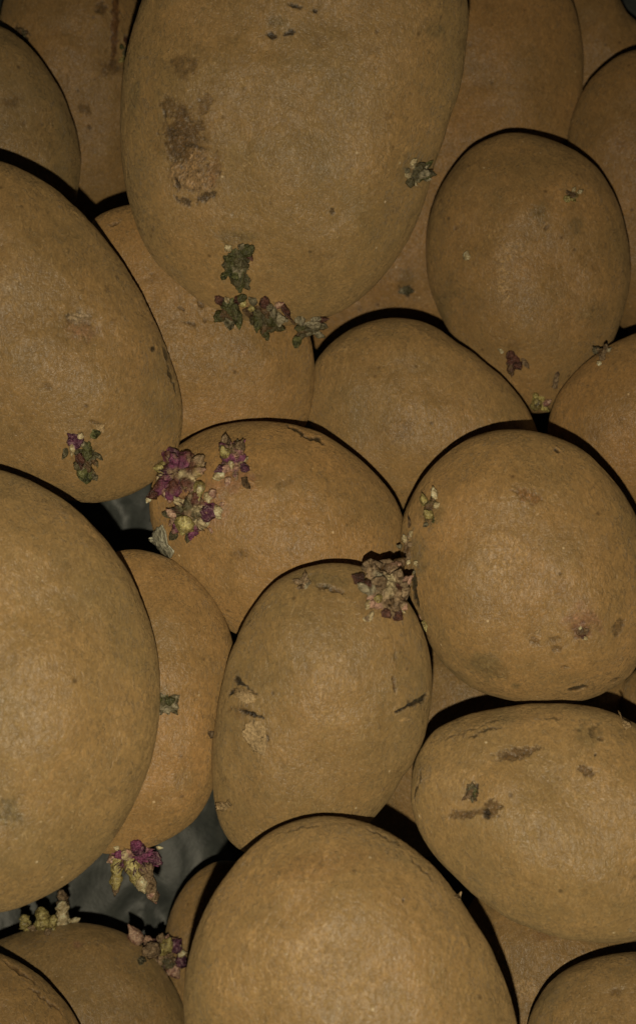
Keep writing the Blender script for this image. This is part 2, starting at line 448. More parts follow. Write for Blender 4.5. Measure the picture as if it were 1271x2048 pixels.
# wear and painted highlights on the skin: (kind, x, y, half width, half height, turn in degrees, strength)
BR, DK, TAN, GRN, PNK, RED = (0.115, 0.066, 0.026), (0.022, 0.013, 0.006), (0.42, 0.275, 0.125), (0.10, 0.085, 0.042), (0.25, 0.12, 0.085), (0.21, 0.105, 0.04)
WEAR_HIGHLIGHT = {
    'largest': [
        ('dent', 720, 420, 90, 70, 20, .9, BR), ('dent', 520, 200, 90, 110, 0, .8, BR), ('dent', 470, 480, 60, 50, 0, .9, BR),
        ('stain', 358, 128, 16, 22, 15, .75, BR), ('stain', 384, 128, 13, 22, -15, .75, BR), ('stain', 370, 150, 12, 18, 0, .7, BR),
        ('stain', 372, 270, 60, 80, -10, .55, BR), ('scab', 338, 212, 16, 24, -15, .7, BR), ('scab', 408, 208, 16, 24, 25, .65, BR), ('scab', 364, 252, 40, 36, 20, .95, BR), ('scab', 372, 300, 34, 40, 0, .8, BR),
        ('scab', 352, 290, 20, 40, 0, .9, BR), ('raised', 388, 345, 40, 46, 10, .85, (0.29, 0.18, 0.085)), ('scab', 428, 340, 12, 42, 15, .5, RED),
        ('scab', 366, 402, 20, 9, 25, .9, (.06, .036, .016)), ('scab', 412, 394, 26, 9, -30, .9, (.06, .036, .016)), ('dark', 356, 365, 4, 18, -10, .9, (.04, .024, .01)), ('crack', 320, 205, 345, 285, 1.6, .7, DK),
        ('crack', 345, 290, 348, 325, 1.5, .6, DK), ('crack', 370, 288, 415, 298, 2, .7, DK),
        ('dark', 543, 70, 13, 8, 15, .9, DK), ('dark', 578, 65, 14, 6, -15, .9, DK), ('dark', 590, 12, 18, 5, 12, .9, DK), ('dark', 630, 20, 6, 6, 0, .9, DK),
        ('stain', 270, 190, 12, 45, 12, .5, GRN), ('stain', 475, 475, 50, 16, 0, .55, GRN), ('stain', 555, 45, 25, 14, 0, .4, GRN),
        ('stain', 870, 60, 25, 20, 0, .5, GRN), ('stain', 780, 230, 14, 10, 0, .4, BR), ('stain', 830, 340, 45, 34, 0, .5, GRN),
        ('dark', 665, 424, 6, 8, 0, .7, DK), ('stain', 640, 80, 25, 15, 30, .35, BR), ('stain', 930, 90, 20, 14, 0, .4, BR), ('stain', 640, 510, 25, 20, 0, .3, BR),
        ('stain', 480, 640, 80, 22, 0, .35, GRN)],
    'under': [('dark', 400, 606, 6, 12, -25, .8, BR), ('dark', 362, 617, 9, 4, 20, .8, BR), ('dark', 380, 647, 14, 4, 12, .8, BR), ('dark', 410, 641, 5, 5, 0, .7, BR),
              ('dark', 228, 448, 11, 4, -15, .8, BR), ('stain', 300, 560, 20, 7, -15, .4, BR), ('stain', 480, 700, 30, 15, 20, .3, RED), ('dark', 305, 548, 7, 4, 0, .5, BR)],
    'streak': [('streak', 230, 40, 8, 95, 3, .95, (0.14, 0.065, 0.022)), ('dark', 203, 14, 13, 15, 0, .8, BR), ('stain', 222, 135, 24, 18, 0, .8, BR), ('stain', 130, 165, 14, 20, 0, .4, BR),
               ('scab', 170, 218, 13, 12, 0, .7, BR), ('dark', 178, 253, 5, 6, 0, .8, BR), ('eye', 43, 68, 16, 20, 0, .9, DK), ('dark', 253, 78, 7, 8, 0, .9, (0.05, 0.012, 0.01))],
    'upleft': [('stain', 22, 205, 22, 13, -10, .6, BR), ('stain', 46, 247, 7, 5, 0, .5, BR)],
    'leftlong': [('dent', 155, 645, 70, 60, 0, 1.0, BR), ('dent', 120, 440, 60, 50, 30, .7, BR), ('eye', 160, 636, 26, 20, 0, .7, (0.33, 0.25, 0.16)), ('stain', 135, 638, 7, 14, 0, .6, BR), ('stain', 165, 660, 35, 24, 0, .5, PNK), ('dark', 307, 698, 6, 7, 0, .95, DK),
                 ('dark', 331, 708, 5, 16, -15, .95, DK), ('crack', 335, 730, 352, 790, 3, .9, DK), ('stain', 214, 578, 7, 9, 0, .6, BR), ('stain', 95, 772, 10, 10, 0, .5, BR),
                 ('stain', 228, 640, 8, 8, 0, .5, BR), ('wrinkle', 270, 600, 60, 110, -28, .8, BR), ('stain', 285, 540, 14, 45, -30, .3, GRN), ('dark', 190, 845, 14, 4, 20, .6, BR),
                 ('stain', 20, 560, 40, 60, 0, .3, TAN), ('stain', 165, 870, 50, 30, 0, .4, (0.25, .17, .08))],
    'sprouting': [('crack', 575, 850, 610, 870, 4, .95, DK), ('crack', 610, 870, 650, 884, 4, .95, DK), ('stain', 480, 1108, 20, 12, 0, .55, BR), ('stain', 572, 965, 30, 7, -25, .5, BR),
                  ('stain', 470, 960, 45, 30, 0, .55, PNK), ('stain', 400, 1010, 60, 60, 0, .5, PNK), ('dark', 505, 955, 5, 8, 0, .6, BR), ('stain', 580, 1100, 14, 10, 0, .3, BR),
                  ('wrinkle', 730, 960, 70, 30, 40, .5, BR)],
    'peeling': [('dent', 520, 1330, 60, 70, 0, .8, BR), ('dent', 770, 1480, 60, 80, 0, .8, BR), ('crack', 468, 1355, 485, 1368, 6, 1, DK), ('crack', 485, 1368, 512, 1392, 3, .95, DK), ('crack', 458, 1388, 468, 1378, 6, 1, DK), ('pale', 488, 1392, 24, 14, 20, .8, TAN),
                ('stain', 478, 1425, 22, 14, 0, .6, BR), ('crack', 478, 1420, 526, 1437, 5, 1, DK), ('crack', 520, 1455, 536, 1480, 4, .95, DK), ('dark', 458, 1419, 5, 5, 0, .6, BR),
                ('crack', 795, 1424, 820, 1410, 5, 1, DK), ('crack', 820, 1410, 850, 1392, 8, 1, DK), ('dark', 788, 1370, 4, 20, -8, .9, BR), ('crack', 635, 1170, 660, 1175, 7, 1, BR), ('crack', 660, 1175, 688, 1186, 7, 1, BR),
                ('stain', 800, 1320, 16, 30, 0, .4, GRN), ('stain', 640, 1160, 90, 14, 5, .45, GRN), ('pale', 660, 1400, 60, 90, 0, .22, TAN), ('dark', 790, 1310, 4, 14, 10, .5, BR),  # large pale patch: centre highlight painted into the skin colour
                ('stain', 765, 1190, 60, 50, 0, .5, BR), ('dark', 810, 1440, 16, 5, -10, .5, TAN)],
    'rightround': [('scab', 1055, 990, 32, 15, 25, .75, RED), ('eye', 1163, 1262, 22, 20, 0, .7, (0.15, 0.07, 0.045)), ('stain', 1165, 1245, 34, 34, 0, .6, PNK), ('scab', 1236, 1255, 9, 22, 25, .8, BR), ('dark', 1246, 1248, 3, 14, 15, .7, BR),
                   ('scab', 1070, 1281, 12, 9, 0, .7, BR), ('scab', 1108, 1279, 14, 7, 0, .7, BR), ('dark', 1112, 1298, 12, 7, 0, .6, BR), ('dark', 1154, 1377, 26, 5, -12, .9, DK), ('stain', 975, 1332, 48, 26, 20, .6, GRN),
                   ('stain', 1030, 1372, 9, 7, 0, .6, GRN), ('dark', 1113, 901, 8, 4, 30, .9, DK), ('dark', 828, 1172, 6, 34, -3, .95, DK), ('dark', 833, 1195, 4, 24, -8, .9, DK),
                   ('stain', 830, 1110, 24, 60, 0, .5, GRN), ('dark', 1130, 1335, 9, 4, 0, .6, BR), ('dark', 1228, 1360, 14, 4, -25, .6, BR), ('stain', 940, 1210, 40, 30, 0, .4, (0.22, .14, .06)),
                   ('stain', 862, 1025, 26, 36, 0, .45, GRN), ('pale', 1000, 1110, 60, 60, 0, .25, TAN), ('stain', 1120, 1180, 25, 25, 0, .3, RED)],  # the pale patch paints a soft highlight left of centre
    'scabby': [('scab', 1035, 1503, 52, 9, -10, .9, BR), ('scab', 1025, 1514, 38, 8, -10, .9, BR), ('scab', 1172, 1543, 19, 12, 25, .95, BR), ('eye', 943, 1584, 17, 19, 0, .95, DK), ('scab', 922, 1630, 24, 12, 0, .9, BR), ('scab', 950, 1626, 30, 9, -8, .85, BR),
               ('scab', 985, 1618, 20, 18, -20, .95, BR), ('dark', 972, 1628, 8, 14, -10, .95, DK), ('scab', 1185, 1460, 12, 12, 0, .8, BR), ('dark', 1200, 1478, 7, 5, 0, .7, BR), ('wrinkle', 960, 1455, 110, 26, -12, .9, BR),
               ('wrinkle', 910, 1540, 30, 40, 20, .8, TAN), ('crack', 938, 1474, 1005, 1452, 1.6, .8, DK), ('crack', 1090, 1440, 1120, 1436, 1.5, .6, DK), ('crack', 880, 1480, 1000, 1436, 1.3, .6, DK), ('crack', 826, 1600, 845, 1540, 1.6, .9, DK), ('stain', 1175, 1470, 30, 26, 0, .5, GRN), ('dark', 1190, 1510, 3, 3, 0, .9, DK),
               ('stain', 890, 1560, 50, 26, 0, .3, TAN)],
    'bottom': [('dent', 560, 1840, 70, 55, 20, .8, BR), ('dent', 860, 1880, 60, 80, 0, .7, BR), ('wrinkle', 800, 1700, 120, 40, 38, 1.0, BR), ('wrinkle', 640, 1660, 110, 24, -8, .8, BR), ('crack', 735, 1660, 800, 1692, 1.8, .9, DK), ('crack', 560, 1668, 640, 1650, 1.4, .6, DK), ('crack', 820, 1715, 870, 1765, 1.8, .8, DK), ('dark', 806, 1800, 2.5, 7, 0, .9, BR), ('stain', 1000, 2040, 12, 9, 0, .5, BR),
               ('wrinkle', 880, 1800, 40, 60, -30, .7, BR), ('stain', 640, 1730, 120, 30, -10, .3, RED), ('pale', 600, 1950, 160, 110, 0, .2, TAN), ('dark', 572, 1908, 3, 3, 0, .9, (.6, .5, .35))],  # broad pale patch is a painted highlight on the upper face
    'egg': [('dent', 1130, 560, 60, 60, 0, .8, BR), ('dent', 940, 600, 50, 60, 0, .7, BR), ('stain', 1075, 425, 22, 25, 0, .4, GRN), ('dark', 1092, 455, 9, 4, -50, .7, BR), ('pale', 1005, 555, 14, 55, -8, .5, TAN), ('pale', 1030, 500, 48, 20, 0, .4, TAN), ('pale', 985, 465, 22, 22, 0, .3, TAN),
            ('dark', 1078, 425, 4, 6, 0, .6, BR), ('stain', 1150, 450, 16, 20, 0, .5, GRN), ('dark', 1150, 498, 4, 4, 0, .7, BR), ('stain', 1025, 690, 18, 10, 0, .4, BR), ('dark', 910, 455, 3, 5, 0, .7, BR), ('stain', 890, 600, 20, 60, 10, .4, GRN),
            ('stain', 1180, 620, 30, 30, 0, .35, GRN)],
    'backright': [('eye', 810, 580, 15, 15, 0, .9, (0.07, 0.055, 0.03)), ('stain', 812, 560, 24, 26, 0, .5, GRN), ('dark', 718, 617, 5, 6, 0, .6, BR), ('stain', 905, 165, 12, 14, 0, .5, BR), ('dark', 940, 90, 4, 4, 0, .6, BR)],
    'middle': [('stain', 800, 862, 30, 26, 0, .5, (0.17, .10, .045)), ('pale', 690, 695, 16, 10, 0, .4, TAN)],
    'tail': [('stain', 325, 1400, 30, 26, 0, .5, GRN), ('stain', 370, 1560, 30, 30, 0, .3, GRN)],
    'leftbig': [('dent', 60, 1240, 70, 50, 20, .7, BR), ('dent', 210, 1500, 60, 70, 0, .6, BR), ('stain', 18, 1630, 32, 30, 0, .7, GRN), ('stain', 5, 1605, 20, 10, 0, .6, GRN)],
    'stubby': [('stain', 156, 1890, 11, 8, 0, .6, PNK), ('stain', 60, 1880, 40, 14, -10, .4, BR), ('stain', 30, 1990, 16, 12, 0, .3, BR)],
    'lowgap': [('stain', 1090, 1868, 26, 18, 0, .6, RED), ('pale', 1050, 1980, 34, 24, 0, .5, TAN)],
    'cornerleft': [('crack', 10, 1925, 70, 1965, 4, .9, BR), ('crack', 60, 1975, 130, 2030, 4, .9, BR), ('wrinkle', 70, 1965, 90, 22, 40, 1.0, BR)],
    'rightmid': [('stain', 1190, 870, 14, 12, 0, .4, BR), ('stain', 1240, 840, 8, 10, 0, .5, BR)],
    'rightedge': [('stain', 1240, 290, 16, 20, 0, .4, RED)],
    'cornerright': [('eye', 1230, 1985, 16, 8, -10, .5, BR), ('wrinkle', 1180, 1960, 60, 20, -30, .6, BR)],
    'wedge': [('wrinkle', 800, 1600, 30, 40, 20, .5, BR)],
}

G0X, G0Y, GS = -450.0, -300.0, 8.0
GNX, GNY = 280, 345
gx = G0X + GS * np.arange(GNX)
gy = G0Y + GS * np.arange(GNY)
GX, GY = np.meshgrid(gx, gy)


def uv(px, py):
    return (np.asarray(px, float) - W / 2) * PX, (H / 2 - np.asarray(py, float)) * PX


U, V = uv(GX, GY)
DEPTH = DIST * math.cos(TILT) / (math.cos(TILT) - V * math.sin(TILT)) - 0.001   # the sack
TONE = {'rightmid': 1.0, 'rightedge': 0.9, 'backright': 0.9, 'corner': 0.8, 'under': 0.7, 'sprouting': 0.7, 'streak': 0.6, 'egg': 0.6, 'tail': 0.6, 'rightround': 0.5,
        'middle': 0.3, 'leftlong': 0.3, 'largest': 0.15, 'leftbig': 0.0, 'peeling': 0.1, 'scabby': 0.0, 'bottom': 0.05, 'cornerright': 0.1, 'lowgap': 0.3, 'stubby': 0.1, 'upleft': 0.0, 'cornerleft': 0.5}   # how orange the skin is
SLOPE = {'backright': (0.0, -0.15), 'peeling': (0.0, 0.24), 'wedge': (0.0, 0.1), 'tail': (0.05, 0.0), 'bottom': (0.0, 0.24)}
SP = {}                                                                          # built potatoes


def build_potato(k, key, outline, tf, gap, label):
    seed = 31 + k * 7
    o = np.array(outline, float)
    cx, cy = (o[:, 0].min() + o[:, 0].max()) / 2, (o[:, 1].min() + o[:, 1].max()) / 2
    cu, cv = uv(cx, cy)
    d = np.array([cu, cv, -1.0])
    n = -d / np.linalg.norm(d)
    e1 = np.cross([0, 1, 0], n); e1 /= np.linalg.norm(e1)
    e2 = np.cross(n, e1)
    ou, ov = uv(o[:, 0], o[:, 1])
    rays = np.stack([ou, ov, -np.ones(len(ou))], axis=1)
    t = (d @ n) / (rays @ n)
    q = rays * t[:, None] - d
    x, y = q @ e1, q @ e2
    th = np.arctan2(y, x)
    r = np.hypot(x, y)
    s = np.argsort(th)
    th, r = th[s], r[s]
    T = np.linspace(-math.pi, math.pi, 720, endpoint=False)
    R = np.interp(T, np.concatenate([th - 2 * math.pi, th, th + 2 * math.pi]), np.tile(r, 3))
    kk = np.arange(-30, 31)
    ker = np.exp(-0.5 * (kk / 9.0) ** 2); ker /= ker.sum()
    R = np.convolve(np.concatenate([R[-30:], R, R[:30]]), ker, mode='valid')
    thick = tf * 1.14 * math.sqrt(R.mean() * R.min())
    P_, Q_ = 2.1, 2.08
    # resting distance: as deep as the surfaces behind allow
    mlo, mhi = o.min(0) - 10, o.max(0) + 10
    sel = (GX > mlo[0]) & (GX < mhi[0]) & (GY > mlo[1]) & (GY < mhi[1])
    rg = np.stack([U[sel], V[sel], -np.ones(sel.sum())], axis=1)
    tt = (d @ n) / (rg @ n)
    qg = rg * tt[:, None] - d
    xa, ya = qg @ e1, qg @ e2
    tg = np.arctan2(ya, xa)
    rho = np.hypot(xa, ya) / np.interp(tg, np.append(T, math.pi), np.append(R, R[0]))
    ins = rho < 0.995
    hh = (1 - np.clip(rho, 0, 1) ** P_) ** (1 / Q_) * thick * abs(1 / np.linalg.norm(d))
    zb = DEPTH[sel]
    sx, sy = SLOPE.get(key, (0.0, 0.0))
    lean = (sx * xa + sy * ya) / np.linalg.norm(d)
    TB = 0.5
    # centre depth z: back surface z*(1 + TB*hh) must stay in front of what is behind
    zlim = (zb / (1 + TB * hh - lean))[ins]
    z = np.min(zlim) - gap - 0.0015
    front = z * (1 - hh - lean)
    dd = DEPTH[sel]
    dd[ins] = np.minimum(dd[ins], front[ins])
    DEPTH[sel] = dd
    # mesh: rings from the front pole over the equator to the back pole
    rpx = R.mean() / PX
    nth = int(np.clip(rpx * 1.75, 200, 560))
    nf = int(np.clip(rpx * 0.55, 60, 170))
    nb = 26
    psi = np.concatenate([np.linspace(0, 1, nf + 1)[1:] ** 0.9 * (math.pi / 2), math.pi / 2 + np.linspace(0, 1, nb + 1)[1:-1] * (math.pi / 2)])
    rr = np.abs(np.sin(psi)) ** (2 / P_)
    hh = np.sign(np.cos(psi)) * np.abs(np.cos(psi)) ** (2 / Q_)
    hh = np.where(hh < 0, hh * TB, hh) * thick
    ta = np.linspace(-math.pi, math.pi, nth, endpoint=False)
    Ra = np.interp(ta, np.append(T, math.pi), np.append(R, R[0]))
    lx = rr[:, None] * (Ra * np.cos(ta))[None]
    ly = rr[:, None] * (Ra * np.sin(ta))[None]
    lz = np.repeat(hh[:, None], nth, axis=1)
    L = np.stack([lx.ravel(), ly.ravel(), lz.ravel()], axis=1)
    L = np.concatenate([[[0, 0, thick]], L, [[0, 0, -thick * TB]]])
    size = R.mean()
    # soft lumps
    fw = np.clip(L[:, 2] / thick, 0, 1) ** 0.7
    vis = L[:, 2] > -0.05 * thick
    l1 = fbm(L / size * 1.5 + seed, 2)
    l2 = fbm(L / size * 5.0 + seed * 1.7, 3)
    nrm = L / np.array([size ** 2, size ** 2, thick ** 2])
    nrm /= np.linalg.norm(nrm, axis=1)[:, None]
    L += nrm * ((0.095 * l1 * fw + 0.014 * l2 * (0.2 + 0.8 * fw)) * size)[:, None]
    l3 = fbm(L / size * 34.0 + seed, 2)
    L += nrm * (0.0018 * l3 * size)[:, None]
    ln_ = ((sx * L[:, 0] + sy * L[:, 1]) / np.linalg.norm(d))[:, None]
    C = ((d + L[:, 0:1] * e1 + L[:, 1:2] * e2) * (1 - ln_) + L[:, 2:3] * n) * z
    # photo position of every vertex, for the wear and painted highlights
    vx = C[:, 0] / -C[:, 2] / PX + W / 2
    vy = H / 2 - C[:, 1] / -C[:, 2] / PX
    nc = nrm[:, 0:1] * e1 + nrm[:, 1:2] * e2 + nrm[:, 2:3] * n
    col = np.zeros((len(C), 4)); col[:, :3] = 0.2
    disp = np.zeros(len(C))
    pxm = z * PX                                             # metres per photo pixel
    for j, wv in enumerate(WEAR_HIGHLIGHT.get(key, [])):
        kind, a1, a2, a3, a4, a5, st, cc = wv
        if kind == 'crack':
            bx0, bx1 = min(a1, a3) - 25, max(a1, a3) + 25
            by0, by1 = min(a2, a4) - 25, max(a2, a4) + 25
        else:
            rad = max(a3, a4) * 1.8 + 4
            bx0, bx1, by0, by1 = a1 - rad, a1 + rad, a2 - rad, a2 + rad
        ii = np.nonzero(vis & (vx > bx0) & (vx < bx1) & (vy > by0) & (vy < by1))[0]
        if not len(ii):
            continue
        p3 = np.stack([vx[ii], vy[ii], np.full(len(ii), seed + j * 3.7)], axis=1)
        wf = 0.06 if kind == 'crack' else min(0.08, max(0.018, 1.3 / min(a3, a4)))
        w1 = fbm(p3 * np.array([wf, wf, 1]), 3, 0.6)
        w2 = fbm(p3 * np.array([wf, wf, 1]) + 40.0, 3, 0.6)
        hf = fbm(p3 * np.array([.16, .16, 1]) + 9.0, 2)
        ff = perlin(p3 * np.array([.33, .33, 1]) + 3.0)
        if kind == 'crack':
            ax, ay = a3 - a1, a4 - a2
            ln = math.hypot(ax, ay)
            fx, fy = p3[:, 0] - a1 + 11 * w1, p3[:, 1] - a2 + 11 * w2
            tt = np.clip((fx * ax + fy * ay) / ln ** 2, 0, 1)
            ds = np.hypot(fx - tt * ax, fy - tt * ay)
            wd_ = a5 * (0.45 + 0.55 * np.sin(math.pi * np.clip(tt, 0.06, 0.94))) * (1 + 0.5 * hf)
            mk = 1 - smooth(wd_ * 0.5, wd_ * 1.0 + 1.0, ds)
            disp[ii] -= mk * 0.9 * a5 * pxm
            disp[ii] += (smooth(wd_, wd_ + 2, ds) * (1 - smooth(wd_ + 2, wd_ + 9, ds))) * 0.5 * pxm
            al = mk * st
        else:
            ca, sa = math.cos(math.radians(a5)), math.sin(math.radians(a5))
            amp = min(a3, a4)
            fx, fy = p3[:, 0] - a1 + 1.1 * amp * w1 * (0.5 if kind == 'dark' else 1), p3[:, 1] - a2 + 1.1 * amp * w2 * (0.5 if kind == 'dark' else 1)
            ex, ey = (fx * ca + fy * sa) / a3, (-fx * sa + fy * ca) / a4
            rd = np.hypot(ex, ey)
            if kind == 'dent':
                mk = 1 - smooth(0.0, 1.3, rd)
                disp[ii] -= mk * 6.5 * st * pxm
                al = mk * 0.0
            elif kind == 'stain':
                mk = 1 - smooth(0.35, 1.25, rd + 0.25 * hf)
                al = mk * st * 0.8
            elif kind == 'pale':
                mk = (1 - smooth(0.6, 1.1, rd)) * (0.55 + 0.9 * np.clip(hf + 0.2, 0, 1))
                al = np.clip(mk, 0, 1) * st
            elif kind == 'streak':
                mk = 1 - smooth(0.7, 1.1, rd + 0.2 * hf)
                al = mk * st
                disp[ii] += mk * 0.6 * pxm
            elif kind == 'wrinkle':
                env = 1 - smooth(0.5, 1.1, rd)
                wv_ = np.sin((ey * a4 + 7 * w1 + 4 * hf) * 0.55 + 3 * w2)
                disp[ii] += env * wv_ * st * 0.55 * pxm
                mk = env
                al = env * smooth(0.75, 1.0, -wv_) * 0.35 * st
            elif kind == 'scab':
                mk = 1 - smooth(0.72, 1.02, rd + 0.55 * hf)
                al = mk * st * np.clip(0.95 + 0.7 * ff + 0.5 * hf, 0.25, 1.1)
                disp[ii] += mk * (hf * 5.0 + ff * 3.0 + w1 * 2.0 - 2.2) * pxm
            elif kind == 'raised':
                mk = 1 - smooth(0.78, 0.98, rd + 0.4 * hf)
                al = mk * st
                disp[ii] += mk * (3.0 + 9.0 * w1 + 5.0 * hf) * pxm
            elif kind == 'eye':
                mk = 1 - smooth(0.6, 1.0, rd + 0.4 * hf)
                al = mk * st
                disp[ii] += mk * (hf * 5.0 + w1 * 3.0) * pxm - (1 - smooth(0.5, 1.7, rd)) * 3.0 * pxm
            else:
                mk = 1 - smooth(0.75, 1.05, rd + 0.35 * hf)
                al = mk * st
                disp[ii] += (smooth(0.9, 1.1, rd) * (1 - smooth(1.1, 1.6, rd))) * 1.3 * pxm - mk * 3.0 * pxm
        al = np.clip(al, 0, 1)[:, None]
        edge = (4 * mk * (1 - mk) * (0.6 if kind in ('scab', 'raised', 'eye', 'dark') else 0.0))[:, None]
        tint = np.array(cc)[None] * np.clip(1 + 0.9 * hf[:, None] + 0.9 * ff[:, None], 0.15, 2.2) * (1 - edge)
        col[ii, :3] = np.where(al > 0.01, col[ii, :3] * (1 - np.maximum(al, (col[ii, 3:4] < 0.02))) + tint * np.maximum(al, (col[ii, 3:4] < 0.02)), col[ii, :3])
        col[ii, 3:4] = 1 - (1 - col[ii, 3:4]) * (1 - al)
    C += nc * disp[:, None]
    cen = to_world(d * z)
    Wv = to_world(C) - cen
    nr = nf + nb - 1
    idx = 1 + np.arange(nr * nth).reshape(nr, nth)
    nx = np.roll(idx, -1, axis=1)
    quads = np.stack([idx[:-1], idx[1:], nx[1:], nx[:-1]], axis=-1).reshape(-1, 4)
    last = len(C) - 1
    tris = np.concatenate([np.stack([np.zeros(nth, int), idx[0], nx[0]], 1), np.stack([np.full(nth, last), nx[-1], idx[-1]], 1)])
    me = mesh_np('potato', Wv, quads=quads, tris=tris)
    ca = me.color_attributes.new('wear_highlight', 'FLOAT_COLOR', 'POINT')
    ca.data.foreach_set('color', np.clip(col, 0, 1).astype(np.float32).ravel())
    ob = link('potato', me, SKIN, loc=cen)
    ob['label'] = label
    ob['category'] = 'potato'
    ob['tone'] = TONE.get(key, 0.3)
    ob['group'] = 'heap of sprouting potatoes'
    fr = vis
    SP[key] = dict(ob=ob, cen=cen, z=z, C=C[fr], vx=vx[fr], vy=vy[fr], n=nc[fr], px=pxm, view=n)
    print('POT %-12s z=%.3f width=%.3f thick=%.3f verts=%d' % (key, z, 2 * size * z, thick * z, len(C)))


for k, row in enumerate(POT):
    build_potato(k, *row)

# ------------------------------------------------------------------ sprouts and flakes
rng = random.Random(5)


def bud_mesh(seed, point=0.6, bumps=0.2, nseg=16, nr=14):
    th = np.linspace(0, 2 * math.pi, nseg, endpoint=False)
    v = [[0, 0, 0]]
    for i in range(1, nr):
        t = i / nr
        r = 0.5 * math.sin(math.pi * t ** (0.75)) ** (0.75 if t < .5 else point + 0.35)
        for a in th:
            v.append([r * math.cos(a), r * math.sin(a), t])
    v.append([0, 0, 1])
    v = np.array(v)
    nz = fbm(v * 3.2 + seed * 3.3, 4, 0.65)
    c = np.array([0, 0, 0.5])
    v = v + (v - c) * (bumps * 3 * nz)[:, None]
    v[:, 0] += 0.16 * (v[:, 2] ** 2) * math.cos(seed)
    tris, quads = [], []
    for j in range(nseg):
        k2 = (j + 1) % nseg
        tris.append([0, 1 + k2, 1 + j])
        for i in range(nr - 2):
            a, b = 1 + i * nseg, 1 + (i + 1) * nseg
            quads.append([a + j, a + k2, b + k2, b + j])
        a = 1 + (nr - 2) * nseg
        tris.append([a + j, a + k2, len(v) - 1])
    return mesh_np('bud', v, quads=quads, tris=tris)


def leaf_mesh(seed, nu=7, nv=9):
    """a cupped pointed scale leaf with thickness, base at 0, tip at z=1"""
    pts = []
    for side in (1, -1):
        for i in range(nv):
            t = i / (nv - 1)
            w = 0.5 * (math.sin(math.pi * min(1, 0.18 + 0.82 * t)) ** 0.7) if i < nv - 1 else 0.02
            for j in range(nu):
                s = -1 + 2 * j / (nu - 1)
                y = -0.30 * (s * s) * w * 1.4 + 0.30 * t * t - 0.1 * t + side * 0.11 * (1 - s * s * 0.9) * (1 - 0.7 * t)
                pts.append([s * w, y, t])
    v = np.array(pts)
    v += 0.15 * np.stack([fbm(v * 2.5 + seed * 5.1 + 9 * k, 3) for k in range(3)], axis=1)
    q = []
    half = nu * nv
    for i in range(nv - 1):
        for j in range(nu - 1):
            a = i * nu + j
            q.append([a, a + 1, a + 1 + nu, a + nu])
            q.append([half + a, half + a + nu, half + a + 1 + nu, half + a + 1])
    rim = [j for j in range(nu)] + [i * nu + nu - 1 for i in range(1, nv)] + [(nv - 1) * nu + j for j in range(nu - 2, -1, -1)] + [i * nu for i in range(nv - 2, 0, -1)]
    for a, b in zip(rim, rim[1:] + rim[:1]):
        q.append([b, a, half + a, half + b])
    return mesh_np('scale_leaf', v, quads=q)


def shoot_mesh(seed, nseg=14, nr=20):
    th = np.linspace(0, 2 * math.pi, nseg, endpoint=False)
    v = [[0, 0, 0]]
    for i in range(1, nr):
        t = i / nr
        r = 0.5 * (1 - 0.28 * t) * min(1.0, (1 - t) * 5) ** 0.5
        r *= 1 + 0.12 * math.sin(t * 17 + seed)
        for a in th:
            v.append([r * math.cos(a), r * math.sin(a), t])
    v.append([0, 0, 1])
    v = np.array(v)
    sc = np.array([2.6, 2.6, 6.5])
    rad = v * np.array([1, 1, 0])
    v = v + rad * (0.55 * fbm(v * sc + seed * 3.1, 3))[:, None]
    v[:, 0] += 0.5 * (v[:, 2] - 0.3) ** 2 * math.cos(seed * 2.3)
    v[:, 1] += 0.4 * (v[:, 2] - 0.2) ** 2 * math.sin(seed * 1.3)
    tris, quads = [], []
    for j in range(nseg):
        k2 = (j + 1) % nseg
        tris.append([0, 1 + k2, 1 + j])
        for i in range(nr - 2):
            a, b = 1 + i * nseg, 1 + (i + 1) * nseg
            quads.append([a + j, a + k2, b + k2, b + j])
        a = 1 + (nr - 2) * nseg
        tris.append([a + j, a + k2, len(v) - 1])
    return mesh_np('shoot', v, quads=quads, tris=tris)


def knob_mesh(seed, hairs=0, n=64):
    """a rough crusty dome, radius 0.5, with short root hairs"""
    th = np.linspace(0, 2 * math.pi, n, endpoint=False)
    nr = 28
    v = [[0, 0, 0.42]]
    for i in range(1, nr + 1):
        ps = i / nr * math.pi * 0.62
        for a in th:
            v.append([0.5 * math.sin(ps) * math.cos(a), 0.5 * math.sin(ps) * math.sin(a), 0.42 * math.cos(ps)])
    v = np.array(v)
    nz = fbm(v * 5.0 + seed * 4.7, 5, 0.75)
    out = fbm(np.stack([v[:, 0], v[:, 1], np.zeros(len(v))], 1) * 3.0 + seed * 2.2, 2)
    v = v * (1 + 0.75 * nz + 0.45 * out)[:, None]
    tris, quads = [], []
    for j in range(n):
        k2 = (j + 1) % n
        tris.append([0, 1 + j, 1 + k2])
        for i in range(nr - 1):
            a, b = 1 + i * n, 1 + (i + 1) * n
            quads.append([a + j, b + j, b + k2, a + k2])
        tris.append([len(v), 1 + (nr - 1) * n + k2, 1 + (nr - 1) * n + j])
    v = np.concatenate([v, [[0, 0, -0.2]]])
    return mesh_np('sprout', v, quads=quads, tris=tris)


